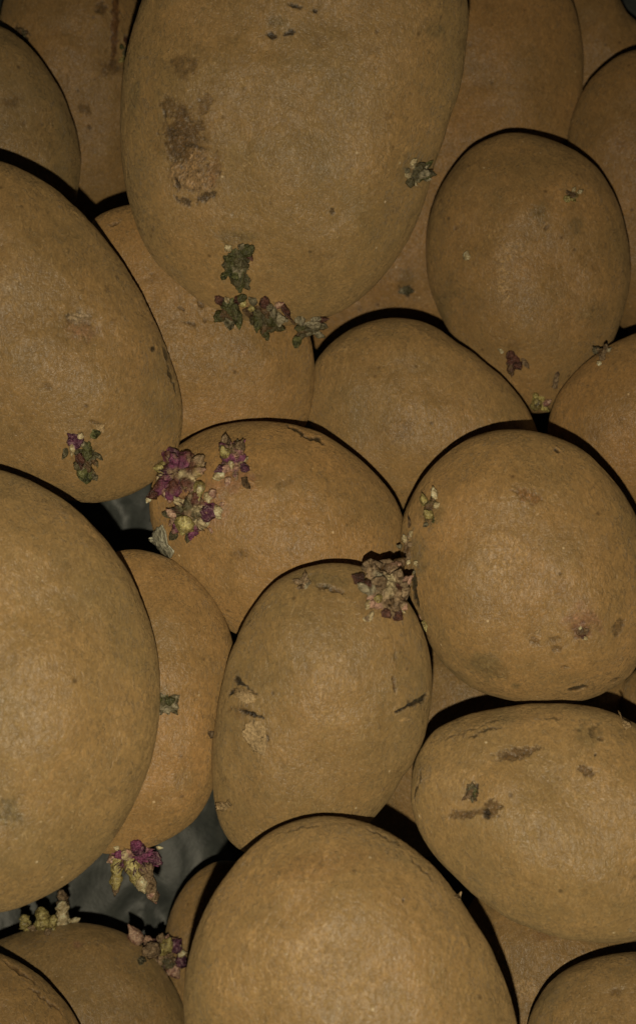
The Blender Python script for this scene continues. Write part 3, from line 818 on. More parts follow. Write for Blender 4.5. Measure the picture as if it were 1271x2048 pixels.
def hair_mesh(seed, count, ln=0.28):
    r = np.random.RandomState(seed)
    vs, ts = [], []
    for k in range(count):
        a = r.uniform(0, 2 * math.pi)
        e = math.acos(r.uniform(0.05, 1.0))
        dr = np.array([math.sin(e) * math.cos(a), math.sin(e) * math.sin(a), math.cos(e)])
        p = dr * np.array([0.5, 0.5, 0.42]) * r.uniform(0.85, 1.05)
        dr = dr + r.normal(size=3) * 0.35
        dr /= np.linalg.norm(dr)
        s = np.cross(dr, [0.3, 0.5, 0.8]); s /= np.linalg.norm(s)
        s2 = np.cross(dr, s)
        w = r.uniform(0.010, 0.020)
        l_ = ln * r.uniform(0.4, 1.0)
        b = len(vs)
        for m_ in range(3):
            an = m_ * 2.094
            vs.append(p + w * (math.cos(an) * s + math.sin(an) * s2))
        vs.append(p + dr * l_)
        ts += [[b, b + 1, b + 3], [b + 1, b + 2, b + 3], [b + 2, b, b + 3]]
    return mesh_np('root_hairs', vs, tris=ts, smooth_shade=False)


BUDS = [bud_mesh(s, 0.4 + 0.25 * (s % 3)) for s in range(1, 7)]
LEAVES = [leaf_mesh(s) for s in range(1, 7)]
SHOOTS = [shoot_mesh(s) for s in range(1, 6)]
KNOBS = [knob_mesh(s) for s in range(1, 7)]
HAIRS = [hair_mesh(s, 90) for s in range(1, 4)]


def site(key, px, py):
    """surface point and normal of a potato at a photo position; beyond the rim, the rim's own distance"""
    s = SP[key]
    d2 = (s['vx'] - px) ** 2 + (s['vy'] - py) ** 2
    i = int(np.argmin(d2))
    p, n = s['C'][i], s['n'][i]
    u, v = uv(px, py)
    zz = -p[2]
    return np.array([u * zz, v * zz, -zz]), n, s['px'] * zz / s['z']


def put(key, parent, kind, px, py, w, l, ang, lift, colour, flat=1.0, raise_px=0.0, roll=None):
    """ang: direction in the picture (0 right, 90 up); lift: degrees out of the skin; w, l in photo pixels"""
    p, n, m_ = site(key, px, py)
    view = np.array([0.0, 0.0, 1.0])
    a = math.radians(ang)
    t = np.array([math.cos(a), math.sin(a), 0.0])
    over = min(1.0, max(0.0, float(t @ n) * 1.4 - 0.2))      # growing out over the rim
    nn = n * 0.6 * (1 - over) + view * (0.4 + 0.6 * over)
    nn /= np.linalg.norm(nn)
    t = t - nn * (t @ nn)
    t /= np.linalg.norm(t)
    lf = math.radians(lift * 0.55)
    zax = t * math.cos(lf) + nn * math.sin(lf)
    yax = nn * math.cos(lf) - t * math.sin(lf)
    xax = np.cross(yax, zax)
    r = rng.uniform(-0.5, 0.5) if roll is None else math.radians(roll)
    x2 = xax * math.cos(r) + yax * math.sin(r)
    y2 = yax * math.cos(r) - xax * math.sin(r)
    if kind == 'knob':
        meshes, nm = KNOBS, 'sprout'
    elif kind == 'hair':
        meshes, nm = HAIRS, 'root_hairs'
    elif kind == 'leaf':
        meshes, nm = LEAVES, 'scale_leaf'
    elif kind == 'shoot':
        meshes, nm = SHOOTS, 'shoot'
    else:
        meshes, nm = BUDS, 'bud'
    me = rng.choice(meshes)
    base = p + nn * raise_px * m_
    wp = Vector(to_world(base))
    root = SP[key]['ob']
    pr = parent if parent is not None else root
    prw = Vector(root.location) + (Vector(pr.location) if pr is not root else Vector())
    if kind in ('knob', 'hair'):
        A = np.stack([ROT @ x2 * w * m_, ROT @ zax * l * m_, ROT @ yax * w * m_ * flat], axis=1)
        me = me.copy()
        co = np.empty(len(me.vertices) * 3, dtype=np.float32)
        me.vertices.foreach_get('co', co)
        co = co.reshape(-1, 3) @ A.T
        me.vertices.foreach_set('co', co.astype(np.float32).ravel())
        if np.linalg.det(A) < 0:
            me.flip_normals()
        me.update()
        o = link(nm, me, MT[colour], parent=pr)
        o.location = wp - prw
    else:
        A = np.stack([ROT @ x2 * w * m_, ROT @ y2 * w * m_ * flat, ROT @ zax * l * m_], axis=1)
        o = link(nm, me, MT[colour], parent=pr)
        q = wp - prw
        o.matrix_basis = Matrix([list(A[0]) + [q[0]], list(A[1]) + [q[1]], list(A[2]) + [q[2]], [0, 0, 0, 1]])
    return o


TINT = {'yellow': (0.40, 0.33, 0.11), 'cream': (0.55, 0.45, 0.26), 'pink': (0.42, 0.25, 0.18), 'purple': (0.19, 0.05, 0.115), 'maroon': (0.12, 0.045, 0.03), 'green': (0.085, 0.085, 0.03),
        'moss': (0.10, 0.085, 0.042), 'grey': (0.30, 0.26, 0.17), 'brown': (0.13, 0.078, 0.037), 'dry': (0.29, 0.20, 0.115)}


def flesh_material():
    mt, nt, bs = new_mat('sprout_flesh')
    g = NT(nt)
    at = g.n('ShaderNodeAttribute', attribute_name='tint')
    ge = g.n('ShaderNodeNewGeometry')
    n1 = g.noise(ge.outputs['Position'], 700, 4, 0.7, 0.8)
    n2 = g.noise(ge.outputs['Position'], 2200, 3, 0.6)
    c = g.mix(0.9, at.outputs['Color'], g.ramp(n1, [(0.34, 0.22), (0.5, 0.5), (0.66, 0.74)]), 'OVERLAY')
    c = g.mix(0.5, c, g.ramp(n2, [(0.3, 0.3), (0.7, 0.7)]), 'OVERLAY')
    g.l(c, bs.inputs['Base Color'])
    bs.inputs['Roughness'].default_value = 0.36
    bs.inputs['Specular IOR Level'].default_value = 0.55
    bp = g.n('ShaderNodeBump')
    bp.inputs['Strength'].default_value = 0.8
    bp.inputs['Distance'].default_value = 0.001
    g.l(g.math('ADD', n1, g.math('MULTIPLY', n2, 0.4)), bp.inputs['Height'])
    g.l(bp.outputs[0], bs.inputs['Normal'])
    return mt


FLESH = flesh_material()


def verts_of(me):
    co = np.empty(len(me.vertices) * 3, dtype=np.float32)
    me.vertices.foreach_get('co', co)
    return co.reshape(-1, 3).astype(np.float64)


def frame_at(key, px, py, ang, lift):
    p, n, m_ = site(key, px, py)
    nn = n * 0.6 + np.array([0, 0, 0.4])
    nn /= np.linalg.norm(nn)
    a = math.radians(ang)
    t = np.array([math.cos(a), math.sin(a), 0.0])
    t = t - nn * (t @ nn)
    t /= np.linalg.norm(t)
    lf = math.radians(lift)
    z_ = t * math.cos(lf) + nn * math.sin(lf)
    y_ = nn * math.cos(lf) - t * math.sin(lf)
    return p, nn, m_, np.cross(y_, z_), y_, z_


def cluster(key, cx, cy, w, h, cols, n, base='moss', extra=(), leaf=0.6, size=0.34, height=0.55, hairs=None, bias=None, hbase=True):
    """one fused sprout of about w x h pixels: crusty heart with stubby buds grown together, then separate buds and shoots"""
    root = SP[key]['ob']
    p0, nn0, m0_, bx, by, bz = frame_at(key, cx, cy, 90, 0)
    vs, fs, cen, tint, off = [], [], [], [], 0
    seed = rng.random() * 50

    def add(me, A, o, colour, sites):
        nonlocal off
        vs.append(verts_of(me) @ A.T + o)
        fs.extend([[i + off for i in pl.vertices] for pl in me.polygons])
        off += len(me.vertices)
        for q in sites:
            cen.append(q)
            tint.append(TINT[colour])

    A = np.stack([bx * w * 0.84 * m0_, bz * h * 0.84 * m0_, by * min(w, h) * m0_ * height * 0.9], axis=1)
    add(rng.choice(KNOBS), A, p0, base, [p0 + by * min(w, h) * m0_ * height * 0.2])
    mn = min(w, h)
    n, size = max(2, int(n * 0.75)), size * 1.2
    for i in range(n):
        a = 2 * math.pi * (i + rng.uniform(-.35, .35)) / n * 2.4
        rad = math.sqrt((i + 0.5) / n) * 0.34
        x, y = cx + rad * w * math.cos(a), cy - rad * h * math.sin(a)
        ang = math.degrees(math.atan2((cy - y) / h, (x - cx) / w)) + rng.uniform(-40, 40)
        if bias is not None and rng.random() < 0.6:
            ang = bias + rng.uniform(-35, 35)
        p, nn, m_, xx, yy, zz = frame_at(key, x, y, ang, rng.uniform(5, 50))
        sz = mn * size * rng.uniform(0.75, 1.35)
        wd_, ln_ = sz * rng.uniform(.65, .95) * m_, sz * rng.uniform(1.0, 1.5) * m_
        o = p + nn * mn * height * 0.28 * (1 - rad * 2.0) * m_
        me = rng.choice(LEAVES if rng.random() < leaf * leaf * 0.7 else BUDS)
        add(me, np.stack([xx * wd_, yy * wd_, zz * ln_], axis=1), o, rng.choice(cols), [o + zz * ln_ * 0.35, o + zz * ln_ * 0.8])
    V = np.concatenate(vs)
    me = bpy.data.meshes.new('sprout')
    me.from_pydata(V.tolist(), [], fs)
    tmp = bpy.data.objects.new('sprout', me)
    COL.objects.link(tmp)
    md = tmp.modifiers.new('fuse', 'REMESH')
    md.mode = 'VOXEL'
    md.voxel_size = max(1.5, mn * 0.03) * m0_
    dg = bpy.context.evaluated_depsgraph_get()
    ev = tmp.evaluated_get(dg)
    me2 = bpy.data.meshes.new_from_object(ev)
    bpy.data.objects.remove(tmp)
    co = verts_of(me2)
    nr = np.empty(len(me2.vertices) * 3, dtype=np.float32)
    me2.vertices.foreach_get('normal', nr)
    nr = nr.reshape(-1, 3)
    q = co / (mn * m0_)
    co = co + nr * ((0.085 * fbm(q * 8 + seed, 3, 0.65)) * mn * m0_)[:, None]
    cen, tint = np.array(cen), np.array(tint)
    wgt = np.exp(-(((co[:, None, :] - cen[None]) ** 2).sum(2)) / (2 * (mn * m0_ * 0.06) ** 2)) + 1e-9
    cl = (wgt[:, :, None] * tint[None]).sum(1) / wgt.sum(1)[:, None]
    # purple or brown blush in the hollows of the growth
    blush = smooth(0.05, 0.35, fbm(q * 4.5 + seed + 7, 2))[:, None] * 0.6
    cl = cl * (1 - blush) + np.array(TINT[base])[None] * blush
    me2.vertices.foreach_set('co', (to_world(co) - to_world(p0)).astype(np.float32).ravel())
    me2.polygons.foreach_set('use_smooth', np.ones(len(me2.polygons), dtype=bool))
    ca = me2.color_attributes.new('tint', 'FLOAT_COLOR', 'POINT')
    ca.data.foreach_set('color', np.concatenate([cl, np.ones((len(cl), 1))], 1).astype(np.float32).ravel())
    me2.update()
    me2.materials.clear()
    k = link('sprout', me2, FLESH, parent=root)
    k.location = Vector(to_world(p0)) - root.location
    if hairs:
        hr = put(key, k, 'hair', cx, cy, w * 0.85, h * 0.85, 90, 0, hairs, flat=height * 1.4, roll=0)
        hr['kind'] = 'stuff'
    for e in extra:
        e = list(e)
        if len(e) > 9 and e[9] < 30:
            e[9] *= 0.6
        put(key, k, *e)
    return k


# largest potato: crusty green sprouts low on its face
cluster('largest', 472, 522, 58, 74, ['green', 'moss', 'grey', 'moss', 'green'], 12, 'green', bias=-90, hbase=True, extra=[
    ('bud', 460, 500, 15, 18, 100, 45, 'cream', 1, 6), ('bud', 480, 497, 13, 18, 60, 45, 'grey', 1, 6), ('bud', 494, 504, 13, 22, -60, 30, 'maroon', 1, 4), ('leaf', 468, 530, 36, 34, -85, 18, 'green', 1, 8), ('leaf', 450, 545, 14, 18, -110, 10, 'green', 1, 3), ('leaf', 486, 545, 14, 20, -70, 12, 'green', 1, 3)])
cluster('largest', 461, 611, 46, 70, ['moss', 'green', 'brown', 'green', 'moss'], 12, 'green', bias=-90, extra=[
    ('bud', 449, 604, 20, 26, 120, 20, 'maroon', 1, 8), ('bud', 458, 600, 11, 18, 90, 40, 'cream', 1, 14), ('bud', 473, 602, 18, 24, 60, 20, 'maroon', 1, 8), ('bud', 481, 602, 16, 16, -30, 40, 'yellow', 1, 6), ('leaf', 462, 628, 24, 36, -95, 12, 'moss', 1, 7), ('leaf', 474, 632, 14, 30, -80, 10, 'green', 1, 6)])
cluster('largest', 532, 632, 72, 92, ['grey', 'moss', 'moss', 'green', 'green', 'brown'], 22, 'moss', size=.24, bias=-90, extra=[
    ('bud', 512, 606, 16, 24, 110, 25, 'grey', 1, 8), ('bud', 508, 622, 22, 24, 160, 30, 'brown', 1, 8), ('bud', 510, 613, 13, 15, 150, 60, 'yellow', 1, 12), ('bud', 530, 610, 22, 28, 90, 25, 'maroon', 1, 8), ('bud', 550, 610, 14, 24, 40, 25, 'pink', 1, 8), ('bud', 562, 606, 14, 40, -60, 10, 'maroon', 1, 6), ('leaf', 500, 655, 22, 34, -105, 15, 'green', 1, 6), ('leaf', 524, 668, 28, 32, -95, 10, 'green', 1, 6), ('leaf', 545, 662, 22, 32, -80, 15, 'green', 1, 6), ('bud', 540, 612, 16, 18, 90, 60, 'grey', 1, 16), ('shoot', 572, 628, 5, 30, -50, 10, 'brown', 1, 4)])
cluster('largest', 617, 651, 54, 58, ['grey', 'moss', 'green', 'moss', 'brown'], 16, 'moss', size=.28, bias=-110, extra=[
    ('bud', 612, 644, 12, 18, 120, 40, 'cream', 1, 10), ('bud', 632, 636, 12, 26, 10, 12, 'maroon', 1, 8), ('leaf', 600, 675, 20, 26, -120, 12, 'green', 1, 4), ('bud', 628, 645, 14, 24, 60, 40, 'grey', 1, 8)])
cluster('largest', 829, 346, 50, 42, ['moss', 'grey', 'green', 'cream'], 12, 'moss', size=.34, extra=[
    ('leaf', 846, 348, 18, 34, 75, 25, 'green', 1, 3), ('bud', 815, 343, 12, 14, 150, 45, 'grey', 1, 5), ('leaf', 828, 360, 10, 14, -70, 20, 'cream', 1, 2)])
cluster('streak', 254, 107, 30, 40, ['yellow', 'moss', 'grey'], 5, 'moss', extra=[('bud', 260, 104, 14, 22, 80, 35, 'yellow', 1, 3), ('bud', 245, 98, 10, 12, 130, 35, 'green', 1, 3), ('bud', 250, 118, 12, 14, -60, 30, 'yellow', 1, 3)])
cluster('streak', 43, 68, 26, 34, ['moss', 'brown'], 6, 'brown', height=.35)
# left potato: dark green and white sprout
cluster('leftlong', 170, 910, 46, 84, ['green', 'moss', 'grey', 'moss', 'brown'], 18, 'green', size=.34, bias=-80, extra=[
    ('bud', 160, 892, 34, 40, 125, 15, 'purple', 1, 8), ('bud', 148, 884, 14, 28, -100, 15, 'cream', 1, 20), ('bud', 158, 874, 13, 16, 70, 40, 'cream', 1, 16), ('leaf', 131, 896, 14, 24, -100, 18, 'moss', 1, 3), ('leaf', 185, 876, 24, 24, 60, 15, 'green', 1, 3),
    ('leaf', 170, 930, 34, 40, -85, 15, 'green', 1, 9), ('bud', 158, 905, 18, 34, -80, 20, 'maroon', 1, 10), ('bud', 188, 950, 14, 14, -70, 30, 'grey', 1, 6), ('leaf', 188, 905, 10, 24, -40, 10, 'moss', 1, 4), ('bud', 180, 900, 14, 24, -90, 25, 'moss', 1, 10)])
# central potato: purple and yellow sprout clusters
k1 = cluster('sprouting', 362, 950, 96, 92, ['purple', 'pink', 'cream', 'maroon', 'dry', 'dry', 'yellow'], 24, 'dry', size=.24, hairs='purple', leaf=.35, extra=[
    ('bud', 352, 922, 30, 30, 110, 30, 'purple', 1, 6), ('bud', 336, 940, 30, 30, 170, 35, 'yellow', 1, 6), ('bud', 338, 942, 16, 14, 170, 70, 'brown', 1, 22), ('bud', 400, 962, 24, 48, -75, 25, 'yellow', 1, 14), ('bud', 405, 975, 16, 20, -80, 60, 'cream', 1, 20),
    ('bud', 378, 962, 24, 26, -90, 50, 'dry', 1, 14), ('bud', 392, 980, 15, 18, -90, 50, 'pink', 1, 14), ('bud', 334, 975, 22, 36, -60, 35, 'pink', 1, 10), ('bud', 318, 985, 22, 26, 200, 35, 'maroon', 1, 6), ('bud', 303, 990, 13, 20, -100, 25, 'cream', 1, 4),
    ('bud', 345, 990, 18, 20, -70, 40, 'pink', 1, 8), ('bud', 388, 945, 12, 14, 60, 40, 'pink', 1, 8), ('leaf', 400, 935, 10, 20, 20, 20, 'brown', 1, 4), ('bud', 415, 988, 18, 22, -60, 40, 'cream', 1, 8)])
k2 = cluster('sprouting', 385, 1030, 92, 74, ['purple', 'pink', 'maroon', 'dry', 'moss', 'cream'], 22, 'dry', size=.26, hairs='maroon', leaf=.4, extra=[
    ('bud', 378, 1036, 44, 40, -100, 55, 'yellow', 1, 8), ('bud', 358, 1034, 20, 30, 150, 30, 'pink', 1, 14), ('bud', 362, 1046, 16, 18, 200, 40, 'maroon', 1, 14), ('bud', 428, 1016, 24, 28, -40, 35, 'cream', 1, 8), ('bud', 420, 992, 18, 20, 20, 40, 'pink', 1, 8),
    ('bud', 398, 1042, 12, 28, -20, 30, 'cream', 1, 14), ('leaf', 402, 1052, 18, 30, 30, 25, 'cream', 1, 8), ('leaf', 350, 1062, 20, 22, -110, 20, 'moss', 1, 4), ('leaf', 375, 1066, 16, 22, -80, 20, 'moss', 1, 4), ('leaf', 345, 1030, 16, 22, 170, 20, 'moss', 1, 4),
    ('bud', 408, 1022, 34, 34, -30, 40, 'purple', 1, 8), ('bud', 432, 1032, 10, 16, -20, 30, 'cream', 1, 4), ('bud', 440, 1010, 8, 12, 10, 30, 'pink', 1, 4), ('leaf', 418, 1056, 8, 16, -50, 20, 'pink', 1, 4)])
cluster('sprouting', 466, 922, 54, 78, ['purple', 'dry', 'pink', 'cream', 'moss', 'dry'], 16, 'purple', size=.28, hairs='brown', leaf=.5, extra=[
    ('leaf', 455, 896, 22, 28, 100, 25, 'dry', 1, 6), ('bud', 475, 905, 24, 28, 60, 35, 'dry', 1, 8), ('bud', 454, 918, 20, 28, 100, 45, 'yellow', 1, 10), ('bud', 464, 925, 14, 22, -80, 45, 'cream', 1, 12), ('leaf', 450, 952, 20, 24, 190, 18, 'cream', 1, 8), ('bud', 458, 955, 14, 22, -95, 20, 'pink', 1, 6),
    ('bud', 482, 935, 20, 24, -20, 35, 'purple', 1, 8), ('bud', 486, 925, 10, 16, 40, 30, 'cream', 1, 6), ('bud', 450, 938, 20, 22, 200, 30, 'purple', 1, 6), ('leaf', 490, 955, 20, 28, -70, 12, 'brown', 1, 3)])
# peeling potato: reddish brown leafy crown
cluster('peeling', 764, 1186, 92, 100, ['dry', 'brown', 'dry', 'maroon', 'pink', 'grey', 'cream'], 26, 'brown', size=.26, leaf=.8, height=.6, bias=70, extra=[
    ('leaf', 745, 1150, 44, 36, 100, 20, 'dry', 1, 8), ('leaf', 768, 1148, 40, 34, 70, 25, 'dry', 1, 14), ('leaf', 778, 1180, 28, 52, 62, 38, 'dry', 1, 18), ('leaf', 795, 1200, 30, 44, 65, 30, 'dry', 1, 12), ('leaf', 755, 1182, 34, 40, 80, 50, 'dry', 1, 22),
    ('bud', 726, 1165, 26, 28, 160, 30, 'maroon', 1, 6), ('bud', 738, 1180, 24, 28, 150, 40, 'maroon', 1, 12), ('bud', 740, 1205, 16, 26, -120, 25, 'cream', 1, 8), ('bud', 752, 1198, 20, 20, -90, 45, 'yellow', 1, 16), ('leaf', 780, 1210, 34, 30, -20, 40, 'dry', 1, 18), ('bud', 765, 1222, 20, 24, -70, 30, 'maroon', 1, 8), ('bud', 785, 1228, 22, 24, -50, 30, 'maroon', 1, 8), ('bud', 770, 1205, 20, 22, -80, 50, 'brown', 1, 20), ('bud', 795, 1222, 8, 16, -40, 30, 'cream', 1, 8), ('leaf', 800, 1185, 20, 30, 40, 25, 'dry', 1, 8)])
cluster('peeling', 610, 1167, 26, 34, ['dry', 'brown', 'grey'], 5, 'dry', leaf=.8, extra=[('leaf', 610, 1168, 12, 26, 92, 25, 'dry', 1, 3), ('bud', 603, 1176, 8, 12, 200, 30, 'dry', 1, 3)])
cluster('peeling', 734, 1238, 24, 16, ['dry', 'cream'], 3, 'dry', leaf=.3, size=.5, height=.3)
# round potato on the right: pale buds
cluster('rightround', 860, 1020, 34, 60, ['green', 'brown'], 2, 'brown', height=.25, extra=[
    ('bud', 849, 1012, 17, 26, 100, 30, 'yellow', 1, 4), ('bud', 870, 1000, 14, 28, 95, 30, 'cream', 1, 4), ('bud', 868, 1016, 14, 18, 20, 35, 'cream', 1, 5), ('bud', 862, 1038, 20, 24, 120, 40, 'yellow', 1, 4), ('bud', 855, 1046, 10, 12, -120, 30, 'grey', 1, 3), ('leaf', 862, 1010, 10, 18, 80, 15, 'brown', 1, 3), ('leaf', 845, 1000, 5, 14, 60, 20, 'brown', 1, 2)])
cluster('rightround', 816, 1098, 26, 70, ['dry', 'grey', 'brown'], 6, 'brown', height=.3, size=.4, extra=[
    ('leaf', 818, 1055, 10, 24, 92, 20, 'brown', 1, 3), ('bud', 822, 1062, 9, 16, -60, 30, 'cream', 1, 4), ('bud', 812, 1084, 14, 16, 120, 35, 'cream', 1, 4), ('bud', 804, 1094, 10, 14, 170, 35, 'grey', 1, 3), ('bud', 820, 1120, 10, 12, -90, 50, 'cream', 1, 6), ('bud', 832, 1122, 10, 14, -60, 50, 'cream', 1, 5), ('bud', 829, 1140, 8, 10, -90, 50, 'grey', 1, 3), ('bud', 805, 1115, 12, 22, -100, 25, 'dry', 1, 3)])
cluster('rightround', 838, 1238, 36, 26, ['green', 'brown', 'dry'], 5, 'brown', height=.35, extra=[('bud', 846, 1240, 16, 24, -60, 35, 'yellow', 1, 5), ('bud', 838, 1234, 12, 14, 20, 40, 'pink', 1, 5), ('leaf', 826, 1232, 12, 22, 160, 25, 'brown', 1, 4), ('bud', 832, 1224, 8, 8, 60, 40, 'cream', 1, 4)])
cluster('rightround', 1163, 1264, 26, 26, ['cream', 'brown', 'dry', 'maroon'], 5, 'brown', height=.3, size=.3, extra=[('bud', 1167, 1273, 9, 10, -60, 50, 'cream', 1, 3), ('bud', 1158, 1258, 7, 8, 90, 50, 'cream', 1, 3)])
# scabby potato: one black green eye
cluster('scabby', 943, 1585, 28, 34, ['moss', 'green', 'brown', 'brown'], 8, 'brown', height=.25, size=.34)
# egg shaped potato
cluster('egg', 1143, 391, 30, 24, ['yellow', 'cream', 'brown'], 3, 'brown', height=.3, extra=[('bud', 1134, 394, 15, 17, -110, 40, 'yellow', 1, 3), ('bud', 1153, 386, 9, 14, 20, 30, 'cream', 1, 3), ('bud', 1144, 384, 9, 12, 60, 30, 'cream', 1, 3)])
put('egg', None, 'bud', 930, 520, 16, 20, 60, 30, 'cream')
cluster('egg', 1025, 718, 36, 36, ['maroon', 'maroon', 'brown'], 5, 'maroon', height=.5, extra=[('leaf', 1004, 706, 9, 16, 120, 25, 'cream', 1, 2), ('leaf', 1044, 716, 11, 26, -60, 25, 'dry', 1, 2), ('bud', 1020, 712, 18, 20, 90, 60, 'maroon', 1, 5), ('bud', 1030, 724, 20, 20, -60, 60, 'maroon', 1, 5)])
k3 = cluster('egg', 1077, 800, 30, 34, ['yellow', 'yellow', 'pink'], 4, 'yellow', height=.5, extra=[('bud', 1072, 812, 24, 34, 100, 20, 'yellow', 1, 12), ('bud', 1086, 806, 14, 20, 70, 20, 'pink', 1, 10)])
cluster('backright', 811, 581, 24, 24, ['moss', 'grey', 'green'], 5, 'moss', height=.3)
# pale shoots on the rim of the orange potato
cluster('rightmid', 1205, 706, 26, 26, ['dry', 'grey', 'moss'], 3, 'brown', height=.4, extra=[('shoot', 1202, 722, 11, 36, 72, 25, 'dry', 1, 3), ('bud', 1196, 705, 16, 18, 140, 35, 'grey', 1, 3), ('bud', 1200, 724, 11, 12, -110, 30, 'cream', 1, 2)])
put('rightmid', None, 'shoot', 1108, 778, 11, 38, 74, 20, 'dry')
# tail potato
cluster('tail', 326, 1405, 42, 40, ['moss', 'grey', 'green', 'grey'], 12, 'moss', size=.34, extra=[('leaf', 340, 1408, 16, 24, 40, 25, 'moss', 1, 4), ('bud', 318, 1396, 11, 14, 110, 40, 'grey', 1, 5), ('leaf', 322, 1415, 16, 18, -110, 20, 'grey', 1, 4)])
cluster('tail', 268, 1706, 90, 46, ['purple', 'purple', 'purple', 'pink', 'cream'], 18, 'purple', size=.38, hairs='purple', leaf=.4, height=.8, extra=[
    ('shoot', 236, 1712, 27, 66, -92, 4, 'yellow', 1, 14), ('shoot', 258, 1712, 32, 74, -68, 4, 'yellow', 1, 18), ('shoot', 288, 1722, 30, 84, -74, 4, 'dry', 1, 16), ('bud', 234, 1756, 19, 34, -90, 0, 'dry', 1, 14), ('bud', 278, 1752, 26, 36, -64, 0, 'cream', 1, 20), ('bud', 303, 1775, 25, 32, -72, 0, 'pink', 1, 18),
    ('bud', 298, 1706, 28, 34, -40, 25, 'purple', 1, 8), ('bud', 312, 1694, 8, 16, 20, 20, 'cream', 1, 4), ('bud', 240, 1696, 10, 14, 150, 20, 'cream', 1, 4), ('bud', 272, 1695, 30, 26, 60, 40, 'purple', 1, 8), ('bud', 256, 1704, 12, 16, -90, 50, 'pink', 1, 14), ('bud', 236, 1712, 24, 24, 200, 35, 'pink', 1, 6)])
# stubby shoots on the lower left potato
cluster('stubby', 85, 1858, 76, 22, ['yellow', 'dry'], 3, 'dry', size=.5, height=.4, extra=[
    ('shoot', 52, 1856, 24, 30, 95, 15, 'yellow', 1, 3), ('shoot', 86, 1858, 32, 44, 90, 15, 'yellow', 1, 4), ('shoot', 104, 1858, 18, 32, 80, 15, 'yellow', 1, 5), ('bud', 60, 1860, 14, 16, -100, 25, 'yellow', 1, 3), ('bud', 78, 1856, 14, 24, 40, 25, 'pink', 1, 6), ('bud', 92, 1852, 12, 22, 60, 25, 'cream', 1, 8)])
cluster('stubby', 124, 1846, 30, 20, ['cream', 'yellow'], 2, 'dry', size=.4, height=.4, extra=[('shoot', 124, 1848, 30, 50, 88, 10, 'cream', 1, 4), ('shoot', 126, 1818, 24, 40, 86, 10, 'dry', 1, 6), ('leaf', 138, 1846, 12, 24, 20, 15, 'cream', 1, 3)])
cluster('stubby', 318, 1906, 84, 66, ['dry', 'yellow', 'dry', 'moss', 'pink'], 12, 'dry', size=.3, hairs='purple', leaf=.3, height=.6, extra=[
    ('bud', 280, 1892, 30, 48, 118, 20, 'pink', 1, 5), ('bud', 298, 1912, 34, 40, 60, 35, 'dry', 1, 6), ('bud', 326, 1908, 30, 44, 75, 40, 'yellow', 1, 10), ('bud', 345, 1900, 28, 32, 50, 30, 'purple', 1, 6), ('bud', 350, 1918, 26, 30, -30, 30, 'purple', 1, 6), ('bud', 335, 1932, 26, 34, -60, 20, 'pink', 1, 5), ('bud', 355, 1908, 16, 22, 10, 30, 'cream', 1, 6), ('bud', 318, 1884, 18, 22, 60, 20, 'dry', 1, 4), ('leaf', 290, 1922, 24, 26, 220, 20, 'moss', 1, 4)])
# small sprouts on the rim of the scabby and bottom potatoes
put('lowgap', None, 'bud', 1100, 1866, 12, 16, 60, 30, 'dry')
put('scabby', None, 'leaf', 1262, 1864, 12, 18, 100, 20, 'cream')


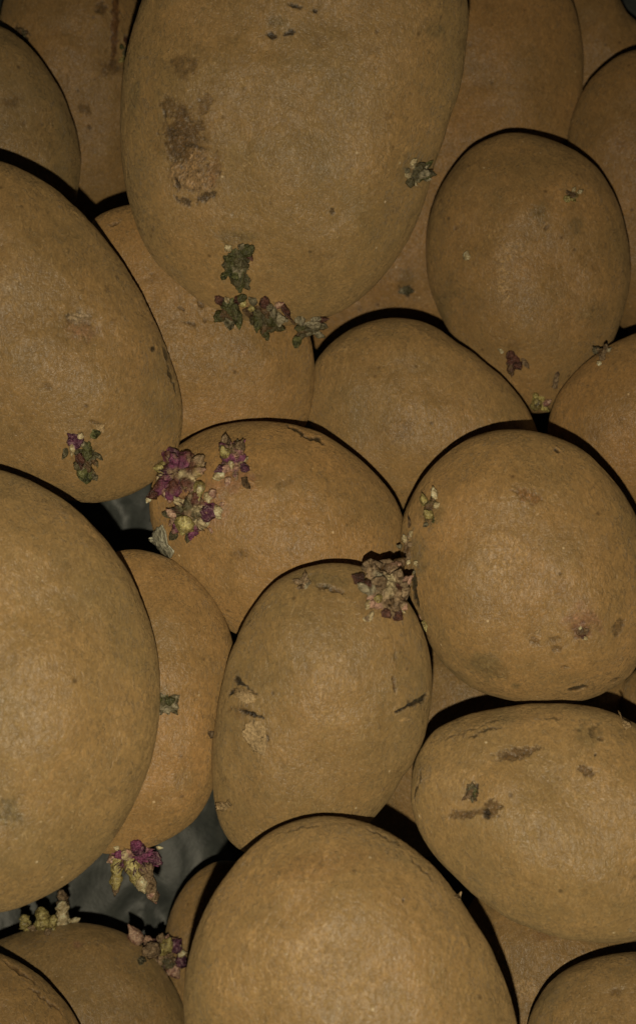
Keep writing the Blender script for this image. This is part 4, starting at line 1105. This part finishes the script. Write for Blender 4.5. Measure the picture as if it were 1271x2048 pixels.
# ------------------------------------------------------------------ loose flakes of skin
def flake(key, pts, mat, lift=2.5, curl=5.0, name='skin_flake', seed=1, thick=1.2):
    """a thin curled patch lying on the potato; pts in photo pixels"""
    pts = np.array(pts, float)
    c = pts.mean(0)
    rings, nth = 7, 40
    seg = np.concatenate([pts, pts[:1]])
    ln = np.concatenate([[0], np.cumsum(np.hypot(*np.diff(seg, axis=0).T))])
    tt = np.linspace(0, ln[-1], nth, endpoint=False)
    bx, by = np.interp(tt, ln, seg[:, 0]), np.interp(tt, ln, seg[:, 1])
    jit = fbm(np.stack([bx * .12, by * .12, np.full(nth, seed * 3.3)], 1), 2)
    s = 1 + 0.35 * jit
    bx, by = c[0] + (bx - c[0]) * s, c[1] + (by - c[1]) * s
    top = []
    p0, n0, m_ = site(key, *c)
    pos, nrm = [], []
    for i in range(rings + 1):
        f = i / rings
        for j in range(nth if i else 1):
            x, y = c[0] + (bx[j] - c[0]) * f, c[1] + (by[j] - c[1]) * f
            p, n, m1 = site(key, x, y)
            u, v = uv(x, y)
            hgt = lift + curl * f * f * (0.5 + 0.9 * math.sin(j / nth * 2 * math.pi * 2 + seed))
            pos.append(p + n * max(hgt, 0.8) * m_)
            nrm.append(n)
    pos, nrm = np.array(pos), np.array(nrm)
    allv = np.concatenate([pos, pos - nrm * thick * m_])
    N = len(pos)
    q, t = [], []
    for j in range(nth):
        k_ = (j + 1) % nth
        t += [[0, 1 + k_, 1 + j], [N, N + 1 + j, N + 1 + k_]]
        for i in range(rings - 1):
            a, b = 1 + i * nth, 1 + (i + 1) * nth
            q += [[a + j, a + k_, b + k_, b + j], [N + a + j, N + b + j, N + b + k_, N + a + k_]]
        a = 1 + (rings - 1) * nth
        q.append([a + j, a + k_, N + a + k_, N + a + j])
    root = SP[key]['ob']
    wp = to_world(p0)
    o = link(name, mesh_np(name, to_world(allv) - wp, quads=q, tris=t), MT[mat], parent=root)
    o.location = Vector(wp) - root.location
    return o


flake('peeling', [(484, 1458), (497, 1440), (520, 1440), (531, 1462), (533, 1490), (530, 1512), (505, 1500), (494, 1482), (484, 1470)], 'flake', seed=2, lift=1.0, curl=2.5)
flake('peeling', [(466, 1376), (488, 1378), (508, 1388), (514, 1400), (498, 1408), (475, 1396)], 'flake', seed=4, lift=1.5)
flake('peeling', [(436, 1600), (452, 1604), (466, 1592), (469, 1606), (452, 1618)], 'flake', seed=3, lift=6, curl=7)
flake('leftlong', [(188, 846), (200, 842), (210, 852), (204, 862), (192, 858)], 'flake', seed=6, lift=1.5)
flake('rightround', [(1068, 1262), (1080, 1258), (1076, 1266), (1066, 1270)], 'flake', seed=8, lift=1.5)
flake('bottom', [(908, 1795), (915, 1790), (920, 1800), (913, 1806)], 'flake', seed=5, lift=3)
flake('scabby', [(1232, 1428), (1238, 1430), (1258, 1460), (1250, 1462)], 'flake', seed=9, lift=3)
flake('tail', [(410, 1466), (424, 1462), (430, 1472), (420, 1478)], 'dry', seed=9, lift=3)
flake('sprouting', [(312, 1062), (325, 1048), (334, 1066), (340, 1085), (352, 1100), (346, 1118), (330, 1110), (316, 1090), (306, 1076)], 'dirty_white', name='dried_sap', seed=3, lift=4, curl=4, thick=3)
